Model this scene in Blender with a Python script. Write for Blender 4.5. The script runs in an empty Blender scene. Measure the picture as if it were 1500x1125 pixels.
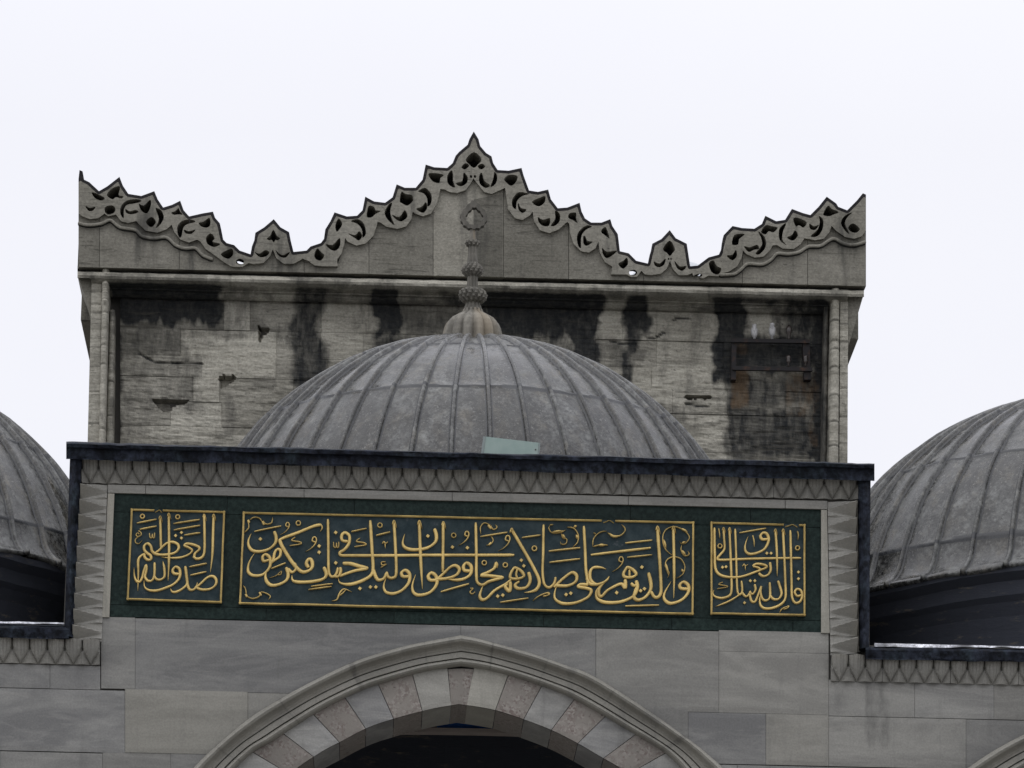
import bpy, math, random
from mathutils import Vector, Matrix, noise
from mathutils.geometry import delaunay_2d_cdt
random.seed(7)
R_ = math.radians
scene = bpy.context.scene
# ------------------------------------------------------------------ camera
IW, IH, FPX = 1500.0, 1125.0, 7000.0
YAW, PITCH, ROLL = R_(1.5), R_(14.5), R_(1.0)
CF = Vector((math.sin(YAW)*math.cos(PITCH), math.cos(YAW)*math.cos(PITCH), math.sin(PITCH)))
_r = Vector((math.cos(YAW), -math.sin(YAW), 0)); _u = _r.cross(CF)
CR = _r*math.cos(ROLL) + _u*math.sin(ROLL)
CU = _u*math.cos(ROLL) - _r*math.sin(ROLL)
CAM = Vector((-0.78, -46.0, 1.6))
cd = bpy.data.cameras.new('camera'); co = bpy.data.objects.new('camera', cd)
scene.collection.objects.link(co); scene.camera = co
cd.sensor_width = 36; cd.lens = FPX/IW*36; cd.clip_end = 5000; cd.clip_start = .5
m = Matrix((CR, CU, -CF)).transposed().to_4x4(); m.translation = CAM
co.matrix_world = m
# ------------------------------------------------------------------ sky and sun (overcast)
w = bpy.data.worlds.new('World'); scene.world = w; w.use_nodes = True
nt = w.node_tree; nt.nodes.clear()
SUN_EL, SUN_ROT = R_(58), R_(215)
sky = nt.nodes.new('ShaderNodeTexSky'); sky.sky_type = 'NISHITA'; sky.sun_disc = False
sky.sun_elevation = SUN_EL; sky.sun_rotation = SUN_ROT
tc = nt.nodes.new('ShaderNodeTexCoord')
nz = nt.nodes.new('ShaderNodeTexNoise'); nz.inputs['Scale'].default_value = 3.5; nz.inputs['Detail'].default_value = 4
nt.links.new(tc.outputs['Generated'], nz.inputs['Vector'])
cr = nt.nodes.new('ShaderNodeValToRGB')
cr.color_ramp.elements[0].position = .3; cr.color_ramp.elements[0].color = (9.0, 9.05, 9.8, 1)
cr.color_ramp.elements[1].position = .75; cr.color_ramp.elements[1].color = (9.9, 9.9, 10.35, 1)
nt.links.new(nz.outputs['Fac'], cr.inputs['Fac'])
sx = nt.nodes.new('ShaderNodeSeparateXYZ'); nt.links.new(tc.outputs['Generated'], sx.inputs[0])
gr_ = nt.nodes.new('ShaderNodeMapRange'); nt.links.new(sx.outputs['Z'], gr_.inputs[0])      # overcast sky: the zenith is the brightest part
gr_.inputs[1].default_value = .30; gr_.inputs[2].default_value = 1.0; gr_.inputs[3].default_value = 1.0; gr_.inputs[4].default_value = 1.9
vm = nt.nodes.new('ShaderNodeVectorMath'); vm.operation = 'SCALE'
nt.links.new(cr.outputs[0], vm.inputs[0]); nt.links.new(gr_.outputs[0], vm.inputs['Scale'])
mx = nt.nodes.new('ShaderNodeMix'); mx.data_type = 'RGBA'; mx.inputs[0].default_value = .95
nt.links.new(sky.outputs[0], mx.inputs[6]); nt.links.new(vm.outputs[0], mx.inputs[7])
bg = nt.nodes.new('ShaderNodeBackground'); bg.inputs['Strength'].default_value = .1
ow = nt.nodes.new('ShaderNodeOutputWorld')
nt.links.new(mx.outputs[2], bg.inputs['Color']); nt.links.new(bg.outputs[0], ow.inputs['Surface'])
sl = bpy.data.lights.new('sun', 'SUN'); sl.energy = .5; sl.angle = R_(80); sl.color = (1, .97, .92)
so = bpy.data.objects.new('sun', sl); scene.collection.objects.link(so)
_sd = Vector((math.sin(SUN_ROT)*math.cos(SUN_EL), math.cos(SUN_ROT)*math.cos(SUN_EL), math.sin(SUN_EL)))
so.rotation_euler = _sd.to_track_quat('Z', 'Y').to_euler()
scene.view_settings.view_transform = 'Standard'; scene.view_settings.look = 'None'
scene.view_settings.exposure = 0; scene.view_settings.gamma = 1

# ------------------------------------------------------------------ helpers
def ray(px, py):
    return CR*((px-IW/2)/FPX) - CU*((py-IH/2)/FPX) + CF
def P(px, py, Y):                      # where the traced point lies on the upright plane y = Y
    d = ray(px, py); return CAM + d*((Y-CAM.y)/d.y)
def lerp(a, b, t): return a+(b-a)*t
def ss(a, b, x):
    if a == b: return 1.0 if x >= a else 0.0
    t = min(1, max(0, (x-a)/(b-a))); return t*t*(3-2*t)
def nse(x, y, z=0): return noise.noise(Vector((x, y, z)))
def interp(pts, x):
    if x <= pts[0][0]: return pts[0][1]
    for (a, b), (c, d) in zip(pts, pts[1:]):
        if x <= c: return b+(d-b)*(x-a)/(c-a) if c > a else d
    return pts[-1][1]
def crom(pts, n=6, closed=False):
    if len(pts) == 2:
        a, b = pts; k = max(2, n)
        return [(lerp(a[0], b[0], i/k), lerp(a[1], b[1], i/k)) for i in range(k+1)]
    out = []; N = len(pts); segs = N if closed else N-1
    for i in range(segs):
        if closed: p0, p1, p2, p3 = (pts[(i+k) % N] for k in (-1, 0, 1, 2))
        else: p0, p1, p2, p3 = pts[max(i-1, 0)], pts[i], pts[i+1], pts[min(i+2, N-1)]
        for k in range(n):
            t = k/n
            out.append(tuple(.5*(2*b + (c-a)*t + (2*a-5*b+4*c-d)*t*t + (3*b-a-3*c+d)*t**3) for a, b, c, d in zip(p0, p1, p2, p3)))
    if not closed: out.append(tuple(pts[-1]))
    return out
def inside(x, y, pl):
    c = False
    for (a, b2), (d, e) in zip(pl, pl[1:]+pl[:1]):
        if (b2 > y) != (e > y) and x < (d-a)*(y-b2)/(e-b2)+a: c = not c
    return c
class MB:
    def __init__(s): s.v = []; s.f = []; s.c = []
    def vert(s, p, c=(.5, 0, 0, 0)):
        s.v.append(tuple(p)); s.c.append(c); return len(s.v)-1
    def face(s, *i): s.f.append(i)
    def build(s, name, mat, parent=None, smooth=False):
        me = bpy.data.meshes.new(name); me.from_pydata(s.v, [], s.f); me.update()
        a = me.color_attributes.new('st', 'FLOAT_COLOR', 'POINT')
        a.data.foreach_set('color', [x for c in s.c for x in c])
        if smooth: me.polygons.foreach_set('use_smooth', [True]*len(me.polygons))
        me.materials.append(mat)
        o = bpy.data.objects.new(name, me); scene.collection.objects.link(o)
        if parent:
            o.parent = parent
            o.matrix_parent_inverse = parent_world(parent).inverted()
        return o
    def box(s, x0, x1, y0, y1, z0, z1, c=(.5, 0, 0, 0)):
        i = [s.vert((x, y, z), c) for z in (z0, z1) for y in (y0, y1) for x in (x0, x1)]
        for f in ((0, 2, 3, 1), (4, 5, 7, 6), (0, 1, 5, 4), (2, 6, 7, 3), (0, 4, 6, 2), (1, 3, 7, 5)): s.face(*[i[k] for k in f])
    def grid(s, pos, nu, nv, col=None, skirt=0, keep=None, edge=0):
        """pos(u,v)->Vector on the front; border rows can be pushed back (edge) and a skirt closes the sides"""
        idx = {}
        for j in range(nv+1):
            for i in range(nu+1):
                u, v = i/nu, j/nv; p = pos(u, v)
                if edge and (i in (0, nu) or j in (0, nv)): p = p + Vector((0, edge, 0))
                idx[i, j] = s.vert(p, col(u, v) if col else (.5, 0, 0, 0))
        for j in range(nv):
            for i in range(nu):
                if keep and not keep((i+.5)/nu, (j+.5)/nv): continue
                s.face(idx[i, j], idx[i, j+1], idx[i+1, j+1], idx[i+1, j])
        if skirt:
            ring = [(i, 0) for i in range(nu)] + [(nu, j) for j in range(nv)] + [(i, nv) for i in range(nu, 0, -1)] + [(0, j) for j in range(nv, 0, -1)]
            bk = []
            for k in ring:
                p = s.v[idx[k]]; bk.append(s.vert((p[0], p[1]+skirt, p[2]), s.c[idx[k]]))
            for a in range(len(ring)):
                b = (a+1) % len(ring)
                if keep:
                    (i0, j0), (i1, j1) = ring[a], ring[b]
                    if not keep(min(max((i0+i1)/2/nu, .5/nu), 1-.5/nu), min(max((j0+j1)/2/nv, .5/nv), 1-.5/nv)): continue
                s.face(idx[ring[a]], idx[ring[b]], bk[b], bk[a])
    def poly(s, loops, Y, th, c=(.5, 0, 0, 0), back=True, slant=()):
        """traced outline (first loop) with holes, on plane Y, extruded backwards by th"""
        pts, ed = [], []
        for lp in loops:
            o = len(pts); n = len(lp); pts += [Vector(p) for p in lp]; ed += [(o+k, o+(k+1) % n) for k in range(n)]
        V, E, F, *_ = delaunay_2d_cdt(pts, ed, [], 0, 1e-4)
        keep = []
        for t in F:
            x = sum(V[k].x for k in t)/len(t); y = sum(V[k].y for k in t)/len(t)
            if inside(x, y, loops[0]) and not any(inside(x, y, h) for h in loops[1:]): keep.append(t)
        f = [s.vert(P(p.x, p.y, Y), c) for p in V]; up_ = {(round(x, 2), round(y, 2)) for lp in slant for x, y in lp}      # loops drilled upwards instead of level
        b = [s.vert(P(p.x, p.y, Y)+Vector((0, th, th*.31 if (round(p.x, 2), round(p.y, 2)) in up_ else 0)), c) for p in V]
        cnt_ = {}
        for t in keep:
            A, B, C = (V[k] for k in t[:3])
            if (B.x-A.x)*(C.y-A.y)-(B.y-A.y)*(C.x-A.x) > 0: t = t[::-1]
            s.face(*[f[k] for k in t])
            if back: s.face(*[b[k] for k in reversed(t)])
            for k in range(len(t)):
                e = (t[k], t[(k+1) % len(t)]); r = (e[1], e[0])
                if r in cnt_: del cnt_[r]
                else: cnt_[e] = 1
        for a, q in cnt_: s.face(f[q], f[a], b[a], b[q])
    def ribbon(s, pts, w, Y, h, base=.012, closed=False, n=6, taper=(0, 0), pen=0, c=(.5, 0, 0, 0), prof=((-1, 0), (-.82, .62), (-.4, .93), (0, 1), (.4, .93), (.82, .62), (1, 0)), flat_end=False, dirt=False):
        """a raised stroke with a crowned section along traced points (pixels), lying on plane Y"""
        q = crom(pts, n, closed); N = len(q)
        L = [0]
        for a, b in zip(q, q[1:]): L.append(L[-1]+math.hypot(b[0]-a[0], b[1]-a[1]))
        T = L[-1] or 1; rows = []
        for i, (x, y) in enumerate(q):
            if closed: a, b = q[i-1], q[(i+1) % N]
            else: a, b = q[max(i-1, 0)], q[min(i+1, N-1)]
            dx, dy = b[0]-a[0], b[1]-a[1]; l = math.hypot(dx, dy) or 1
            nx, ny = -dy/l, dx/l; ww = w
            if pen: ww *= .8+.36*abs(math.sin(math.atan2(dy, dx)+pen))
            if not closed:
                t0, t1 = L[i], T-L[i]
                if taper[0]: ww *= lerp(.12, 1, min(1, t0/(taper[0]*T))**.8)
                elif not flat_end: ww *= min(1, .7+.3*t0/(.4*w))
                if taper[1]: ww *= lerp(.12, 1, min(1, t1/(taper[1]*T))**.8)
                elif not flat_end: ww *= min(1, .7+.3*t1/(.4*w))
            row = []
            for k, hh in prof:
                cc = (c[0], .95, 0, 0) if abs(k) > .99 and dirt else c  # outer edges of the stroke darkened in colour, like contact shade
                p = P(x+nx*k*ww/2, y+ny*k*ww/2, Y); hs = h*min(1, .5+.5*ww/w)
                row.append(s.vert(p+Vector((0, base-(base+hs)*hh, 0)), cc))
            rows.append(row)
        K = len(prof)
        for i in range(N if closed else N-1):
            A, B = rows[i], rows[(i+1) % N]
            for k in range(K-1): s.face(A[k], A[k+1], B[k+1], B[k])
        if not closed:
            s.face(*rows[0][::-1]); s.face(*rows[-1])
def parent_world(o): return Matrix.Translation(o.location)
def thing(name, label, cat, loc, group=None):
    o = bpy.data.objects.new(name, None); scene.collection.objects.link(o)
    o.location = loc; o.empty_display_size = .3; o['label'] = label; o['category'] = cat
    if group: o['group'] = group
    return o
def quad(tl, tr, br, bl):
    def f(u, v):
        return (lerp(lerp(tl[0], tr[0], u), lerp(bl[0], br[0], u), v), lerp(lerp(tl[1], tr[1], u), lerp(bl[1], br[1], u), v))
    return f

# ------------------------------------------------------------------ materials
class NB:
    def __init__(s, name):
        s.m = bpy.data.materials.new(name); s.m.use_nodes = True
        s.t = s.m.node_tree; s.b = s.t.nodes['Principled BSDF']
        s.tc = s.n('ShaderNodeTexCoord')
        a = s.n('ShaderNodeAttribute'); a.attribute_name = 'st'
        sp = s.n('ShaderNodeSeparateColor'); s.l(a.outputs['Color'], sp.inputs[0])
        s.R, s.G, s.B, s.A = sp.outputs[0], sp.outputs[1], sp.outputs[2], a.outputs['Alpha']
    def n(s, t): return s.t.nodes.new(t)
    def l(s, a, b): s.t.links.new(a, b)
    def set(s, i, v):
        if isinstance(v, (int, float, tuple, list)): i.default_value = v
        else: s.l(v, i)
    def noise(s, scale, stretch=(1, 1, 1), detail=5, rough=.6, dist=0, off=(0, 0, 0), rot=0):
        mp = s.n('ShaderNodeMapping'); mp.inputs['Scale'].default_value = stretch; mp.inputs['Location'].default_value = off; mp.inputs['Rotation'].default_value = (0, rot, 0)
        s.l(s.tc.outputs['Object'], mp.inputs[0])
        x = s.n('ShaderNodeTexNoise'); x.inputs['Scale'].default_value = scale; x.inputs['Detail'].default_value = detail
        x.inputs['Roughness'].default_value = rough; x.inputs['Distortion'].default_value = dist
        s.l(mp.outputs[0], x.inputs['Vector']); return x.outputs['Fac']
    def vor(s, scale, stretch=(1, 1, 1), out='Color'):
        mp = s.n('ShaderNodeMapping'); mp.inputs['Scale'].default_value = stretch
        s.l(s.tc.outputs['Object'], mp.inputs[0])
        x = s.n('ShaderNodeTexVoronoi'); x.inputs['Scale'].default_value = scale; s.l(mp.outputs[0], x.inputs['Vector']); return x.outputs[out]
    def math(s, op, a, b=0.0, c=0.0):
        x = s.n('ShaderNodeMath'); x.operation = op
        for i, v in enumerate((a, b, c)): s.set(x.inputs[i], v)
        return x.outputs[0]
    def rng(s, v, a, b, c=0.0, d=1.0, smooth=True):
        x = s.n('ShaderNodeMapRange'); x.interpolation_type = 'SMOOTHSTEP' if smooth else 'LINEAR'
        s.set(x.inputs[0], v)
        for i, k in enumerate((a, b, c, d)): s.set(x.inputs[i+1], k)
        return x.outputs[0]
    def mix(s, f, a, b, mode='MIX'):
        x = s.n('ShaderNodeMix'); x.data_type = 'RGBA'; x.blend_type = mode
        s.set(x.inputs[0], f)
        for i, v in ((6, a), (7, b)):
            s.set(x.inputs[i], (*v, 1) if isinstance(v, (tuple, list)) and len(v) == 3 else v)
        return x.outputs[2]
    def scale(s, col, f):
        x = s.n('ShaderNodeVectorMath'); x.operation = 'SCALE'; s.l(col, x.inputs[0]); s.set(x.inputs['Scale'], f); return x.outputs[0]
    def bump(s, h, strength=.5, dist=.01, prev=None):
        x = s.n('ShaderNodeBump'); x.inputs['Strength'].default_value = strength; x.inputs['Distance'].default_value = dist
        s.l(h, x.inputs['Height'])
        if prev: s.l(prev, x.inputs['Normal'])
        return x.outputs[0]
    def done(s, col, rough=.8, bump=None, metal=0, spec=.3):
        s.set(s.b.inputs['Base Color'], (*col, 1) if isinstance(col, tuple) else col)
        s.set(s.b.inputs['Roughness'], rough); s.set(s.b.inputs['Metallic'], metal); s.set(s.b.inputs['Specular IOR Level'], spec)
        if bump: s.l(bump, s.b.inputs['Normal'])
        return s.m
def mat_travertine(name, light, dark, soot=(.016, .018, .020), streak=9, stain=.0):
    b = NB(name)
    big = b.noise(.9, detail=4); hor = b.noise(1.6, (1, 1, streak), 7, .68, .5); gr = b.noise(38, detail=4, rough=.7)
    ver = b.noise(2.6, (1.6, 1, .22), 5, .6)
    pit = b.noise(9, (1, 1, 2.4), 6, .75)
    col = b.mix(b.rng(b.math('ADD', b.math('MULTIPLY', big, .5), b.math('MULTIPLY', hor, .55)), .3, .75), dark, light)
    col = b.scale(col, b.math('MULTIPLY', b.rng(b.R, 0, 1, .42, 1.62, False), b.rng(gr, .2, .8, .72, 1.24)))
    col = b.mix(b.math('MULTIPLY', b.rng(pit, .61, .70), .75), col, (.035, .034, .030))
    if stain: col = b.mix(b.math('MULTIPLY', b.rng(ver, .52, .72), stain), col, (.045, .045, .042))
    sn = b.math('ADD', b.G, b.math('MULTIPLY', b.math('SUBTRACT', b.noise(5, (1.7, 1, .5), 8, .74), .5), 1.15))
    fine = b.noise(14, (1, 1, .5), 5, .7)
    col = b.mix(b.math('MULTIPLY', b.rng(sn, .08, .5), .62), col, (.062, .060, .053))
    col = b.mix(b.math('MULTIPLY', b.rng(sn, .40, .78), b.rng(fine, .25, .65, .72, .98)), col, soot)
    ero = b.noise(2.2, (.8, 1, 11), 7, .75, .8)
    col = b.mix(b.math('MULTIPLY', b.rng(ero, .53, .66), b.rng(b.R, .3, .85, .85, .15)), col, (.06, .057, .048))
    rn = b.math('ADD', b.B, b.math('MULTIPLY', b.math('SUBTRACT', b.noise(5, (1.4, 1, .6), 6, .7), .5), 1.0))
    col = b.mix(b.math('MULTIPLY', b.rng(rn, .4, .75), .5), col, (.16, .10, .05))
    bp = b.bump(hor, .38, .03); bp = b.bump(pit, .5, .02, bp); bp = b.bump(gr, .35, .006, bp)
    return b.done(col, .9, bp, spec=.2)
def mat_marble(name, base=(.220, .220, .209), warm=(.252, .239, .188), blue=(.145, .1455, .143)):
    b = NB(name)
    v1 = b.noise(.6, (.7, 1, 3.2), 8, .68, 1.4, rot=.55); v2 = b.noise(1.2, (.6, 1, 3.4), 8, .68, 1.2, rot=.75)
    v3 = b.noise(.9, (.6, 1, 2.2), 4, .6, 1.0, rot=.6); gr = b.noise(55, detail=3, rough=.7)
    col = b.mix(b.rng(v1, .38, .66), blue, base)
    col = b.mix(b.rng(v2, .55, .75, 0, .55), col, (.295, .29, .268))
    col = b.mix(b.rng(b.math('ABSOLUTE', b.math('SUBTRACT', v3, .5)), 0, .05, .16, 0), col, (.33, .325, .305))
    col = b.mix(b.B, col, warm)
    col = b.scale(col, b.math('MULTIPLY', b.rng(b.R, 0, 1, .62, 1.34, False), b.rng(gr, .2, .8, .86, 1.13)))
    drip = b.noise(2.2, (2.4, 1, .25), 6, .65)
    col = b.mix(b.rng(drip, .54, .76, 0, .5), col, (.10, .10, .095))
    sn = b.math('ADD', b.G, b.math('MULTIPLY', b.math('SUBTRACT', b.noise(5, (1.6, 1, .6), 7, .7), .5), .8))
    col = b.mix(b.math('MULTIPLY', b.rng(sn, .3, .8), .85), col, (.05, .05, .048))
    bp = b.bump(gr, .25, .004); bp = b.bump(b.noise(7, detail=6, rough=.6), .22, .012, bp)
    return b.done(col, .62, bp, spec=.3)
def mat_breccia(name):
    b = NB(name)
    vc = b.vor(46); sp = b.n('ShaderNodeSeparateColor'); b.l(vc, sp.inputs[0])
    col = b.mix(b.rng(sp.outputs[0], .1, .9), (.150, .125, .112), (.255, .237, .215))
    col = b.mix(b.rng(b.noise(7, detail=6, rough=.7), .40, .58), col, (.20, .185, .165))
    col = b.mix(b.math('MULTIPLY', b.rng(b.noise(26, detail=4), .62, .7), .8), col, (.06, .05, .045))
    col = b.scale(col, b.rng(b.R, 0, 1, .6, 1.35, False))
    bp = b.bump(b.noise(30, detail=5, rough=.7), .5, .01)
    return b.done(col, .75, bp)
def mat_lead(name, light, dark, brown, rough=.46, metal=.3, spec=.5, speck=.75):
    b = NB(name)
    n1 = b.noise(1.3, detail=7, rough=.7, dist=.6); n2 = b.noise(16, (1, 1, 1), 6, .75); n3 = b.noise(5, (1, 1, .5), 6, .7)
    n4 = b.noise(36, (1, 1, .8), 5, .8)
    col = b.mix(b.rng(n1, .40, .60), dark, light)
    col = b.mix(b.rng(n3, .45, .7, 0, .6), col, brown)
    col = b.scale(col, b.math('MULTIPLY', b.rng(b.R, 0, 1, .66, 1.32, False), b.rng(n2, .34, .66, .3, 1.85)))
    col = b.scale(col, b.rng(b.noise(5.5, (1, 1, .7), 8, .78, .4), .34, .66, .45, 1.55))
    col = b.mix(b.rng(n4, .54, .70, 0, speck), col, (.22, .22, .205))
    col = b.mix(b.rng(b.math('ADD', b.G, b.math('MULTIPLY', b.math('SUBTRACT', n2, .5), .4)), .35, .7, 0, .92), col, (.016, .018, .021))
    bp = b.bump(n2, .16, .008); bp = b.bump(n3, .2, .03, bp)
    return b.done(col, b.rng(b.math('ADD', b.math('MULTIPLY', n2, .5), b.math('MULTIPLY', n1, .5)), .38, .60, rough-.08, rough+.34), bp, metal, spec)
M = {}
M['travertine'] = mat_travertine('weathered_limestone', (.40, .385, .33), (.175, .167, .138))
M['parapet'] = mat_travertine('parapet_limestone', (.25, .24, .205), (.165, .158, .132), streak=1.6, stain=.75)
M['crust'] = mat_travertine('black_crusted_limestone', (.028, .026, .028), (.016, .016, .018))  # weather crust on the rim; its black also paints shade into the pockets
M['marble'] = mat_marble('grey_marble')
M['frieze'] = mat_marble('carved_marble', (.245, .241, .222), (.29, .275, .22), (.185, .183, .172))
M['breccia'] = mat_breccia('pink_breccia')
M['lead'] = mat_lead('lead_sheet', (.068, .070, .067), (.018, .0185, .017), (.052, .045, .032), .15, 0, .5)
M['dark_lead'] = mat_lead('dark_lead', (.016, .019, .027), (.010, .012, .018), (.018, .026, .031), .5, 0, .09, .04)
M['wet_lead'] = mat_lead('wet_lead_lip', (.55, .56, .6), (.2, .21, .24), (.4, .4, .42), .3, .3, .5)
b = NB('drum_stone'); n = b.noise(3, (1, 1, 4), 6, .7)
M['drum'] = b.done(b.mix(b.rng(n, .56, .74), (.045, .050, .064), (.17, .15, .115)), .8, b.bump(n, .4, .02))
b = NB('joint_mortar'); M['mortar'] = b.done(b.mix(b.noise(6), (.075, .073, .066), (.12, .115, .105)), .95)
b = NB('green_serpentine'); n = b.noise(24, detail=6, rough=.75); n2 = b.noise(1.5, detail=5)
c = b.mix(b.rng(n, .35, .68), (.007, .014, .0125), (.020, .034, .030)); c = b.mix(b.rng(n2, .5, .75, 0, .5), c, (.010, .013, .014))
c = b.scale(c, b.rng(b.R, 0, 1, .6, 1.5, False))
M['green'] = b.done(c, .6, b.bump(n, .15, .004), spec=.12)
b = NB('blue_ground'); n = b.noise(9, detail=7, rough=.75); n2 = b.noise(2.2, (1, 1, .6), 5)
c = b.mix(b.rng(n, .35, .7), (.016, .028, .033), (.036, .052, .057)); c = b.mix(b.rng(n2, .52, .75, 0, .6), c, (.026, .038, .036))
c = b.mix(b.rng(b.noise(5, detail=6, rough=.7), .64, .74, 0, .6), c, (.12, .13, .14))
M['blue'] = b.done(c, .7, b.bump(n, .25, .006), spec=.12)
b = NB('aged_gilding'); n = b.noise(5, detail=5, rough=.65)
c = b.mix(b.rng(n, .32, .66), (.44, .32, .115), (.68, .51, .195)); c = b.mix(b.rng(b.noise(6, detail=5), .6, .75, 0, .5), c, (.42, .30, .13))
M['gold'] = b.done(c, b.rng(n, .3, .7, .42, .6), b.bump(n, .25, .004), .62, .5)
b = NB('finial_stone'); n = b.noise(11, (1, 1, .5), 6, .7)
c = b.mix(b.rng(n, .35, .68), (.105, .10, .086), (.185, .175, .15)); c = b.mix(b.B, c, (.235, .19, .13))
M['finial'] = b.done(b.scale(c, b.rng(b.R, 0, 1, .55, 1.35, False)), .75, b.bump(n, .3, .008))
b = NB('rusty_iron'); n = b.noise(12, detail=5); M['iron'] = b.done(b.mix(b.rng(n, .5, .75), (.016, .015, .016), (.06, .032, .02)), .75, b.bump(n, .3, .004))
b = NB('white_porcelain'); n = b.noise(20); M['porcelain'] = b.done(b.mix(b.rng(n, .45, .75), (.46, .46, .46), (.16, .16, .155)), .3, spec=.5)
b = NB('brown_porcelain'); n = b.noise(20); M['brown_porcelain'] = b.done(b.mix(n, (.03, .026, .024), (.06, .05, .045)), .25, spec=.5)
b = NB('pale_green_sheet'); n = b.noise(3, detail=6); M['sheet'] = b.done(b.mix(b.rng(n, .35, .7), (.22, .30, .275), (.30, .375, .345)), .35, b.bump(b.noise(9), .08, .01), .1, .5)
b = NB('sheet_edge'); n = b.noise(20); M['sheet_edge'] = b.done(b.mix(n, (.12, .16, .16), (.3, .34, .33)), .4)
b = NB('blue_paint'); n = b.noise(12); M['blue_paint'] = b.done(b.mix(n, (.015, .10, .42), (.03, .17, .55)), .6)
b = NB('old_timber'); n = b.noise(4, (1, 1, 14), 5); M['timber'] = b.done(b.mix(n, (.16, .14, .13), (.30, .26, .23)), .7, b.bump(n, .3, .01))
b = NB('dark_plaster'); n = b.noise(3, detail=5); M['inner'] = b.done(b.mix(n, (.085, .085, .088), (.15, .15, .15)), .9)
b = NB('paving'); n = b.noise(2, detail=6); vb = b.vor(.9, out='Distance')
M['paving'] = b.done(b.mix(b.rng(n, .35, .7), (.17, .165, .15), (.26, .25, .235)), .85, b.bump(n, .3, .02))
b = NB('pale_roof'); n = b.noise(4); M['pale'] = b.done(b.mix(n, (.40, .42, .44), (.55, .57, .60)), .6)

# ------------------------------------------------------------------ ground
g = MB(); g.grid(lambda u, v: Vector((lerp(-900, 900, u), lerp(900, -900, v), 0)), 8, 8)
go = g.build('ground', M['paving']); go['kind'] = 'structure'

# ------------------------------------------------------------------ arch curves (traced on the portal front)
OUTL = [(675, 932), (631, 940), (588, 949), (523.6, 968.6), (462, 997), (410, 1025), (364, 1054), (305, 1104), (270, 1143), (238, 1205), (218, 1270), (208, 1335)]
INL = [(675, 976), (645, 980), (616, 985), (560, 1001), (526, 1013), (476, 1037), (435, 1062), (398, 1086), (368, 1104), (330, 1143), (296, 1205), (279, 1270), (272, 1335)]
INTL = [(672, 1031), (648, 1035), (624, 1040), (582, 1051), (540, 1065), (501, 1085), (466, 1104), (420, 1138), (385, 1190), (365, 1260), (357, 1335)]
OUTR = [(675, 932), (697, 936), (719, 942), (780, 959), (826, 975), (870, 992), (940, 1036), (990, 1071), (1034, 1104), (1076, 1145), (1108, 1205), (1128, 1270), (1138, 1335)]
INR = [(675, 976), (713, 981), (748, 990), (783, 1001), (828, 1018), (872, 1041), (912, 1065), (976, 1104), (1012, 1145), (1046, 1205), (1063, 1270), (1071, 1335)]
INTR = [(672, 1031), (700, 1035), (730, 1041), (769, 1054), (808, 1069), (840, 1085), (873, 1104), (926, 1138), (960, 1190), (980, 1260), (988, 1335)]
def curve(pts, N=200):
    q = crom(pts, 14); L = [0]
    for a, b in zip(q, q[1:]): L.append(L[-1]+math.hypot(b[0]-a[0], b[1]-a[1]))
    T = L[-1]; out = []; k = 0
    for i in range(N+1):
        s = T*i/N
        while k < len(L)-2 and L[k+1] < s: k += 1
        t = (s-L[k])/((L[k+1]-L[k]) or 1); out.append((lerp(q[k][0], q[k+1][0], t), lerp(q[k][1], q[k+1][1], t)))
    return out
def cv(c, t):
    t = min(max(t, 0), 1)*(len(c)-1); k = min(int(t), len(c)-2); f = t-k
    return (lerp(c[k][0], c[k+1][0], f), lerp(c[k][1], c[k+1][1], f))
cOL, cIL, cTL, cOR, cIR, cTR = map(curve, (OUTL, INL, INTL, OUTR, INR, INTR))
MIDL = [((a[0]+b[0])/2, (a[1]+b[1])/2) for a, b in zip(cOL, cIL)]
MIDR = [((a[0]+b[0])/2, (a[1]+b[1])/2) for a, b in zip(cOR, cIR)]
MID = MIDL[::-1] + MIDR[1:]
INT = cTL[::-1] + cTR[1:]
def under(c, x, y):
    return c[0][0] < x < c[-1][0] and y > interp(c, x)
# right hand arcade arch, mostly outside the picture
ROUT = [(1290, 1335), (1310, 1255), (1345, 1190), (1395, 1142), (1448, 1104), (1500, 1076), (1560, 1050), (1640, 1024), (1740, 1003)]
RIN = [(1352, 1335), (1368, 1275), (1395, 1218), (1432, 1172), (1478, 1138), (1524, 1112), (1580, 1088), (1655, 1064), (1745, 1046)]
cRO, cRI = curve(ROUT), curve(RIN)
MIDRA = [((a[0]+b[0])/2, (a[1]+b[1])/2) for a, b in zip(cRO, cRI)]
MIRROR = lambda c: [(1372-x, y-(x-686)*.0486) for x, y in c][::-1]
MIDLA = MIRROR(MIDRA)
def opening(x, y): return under(MID, x, y) or under(MIDRA, x, y) or under(MIDLA, x, y)

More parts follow.
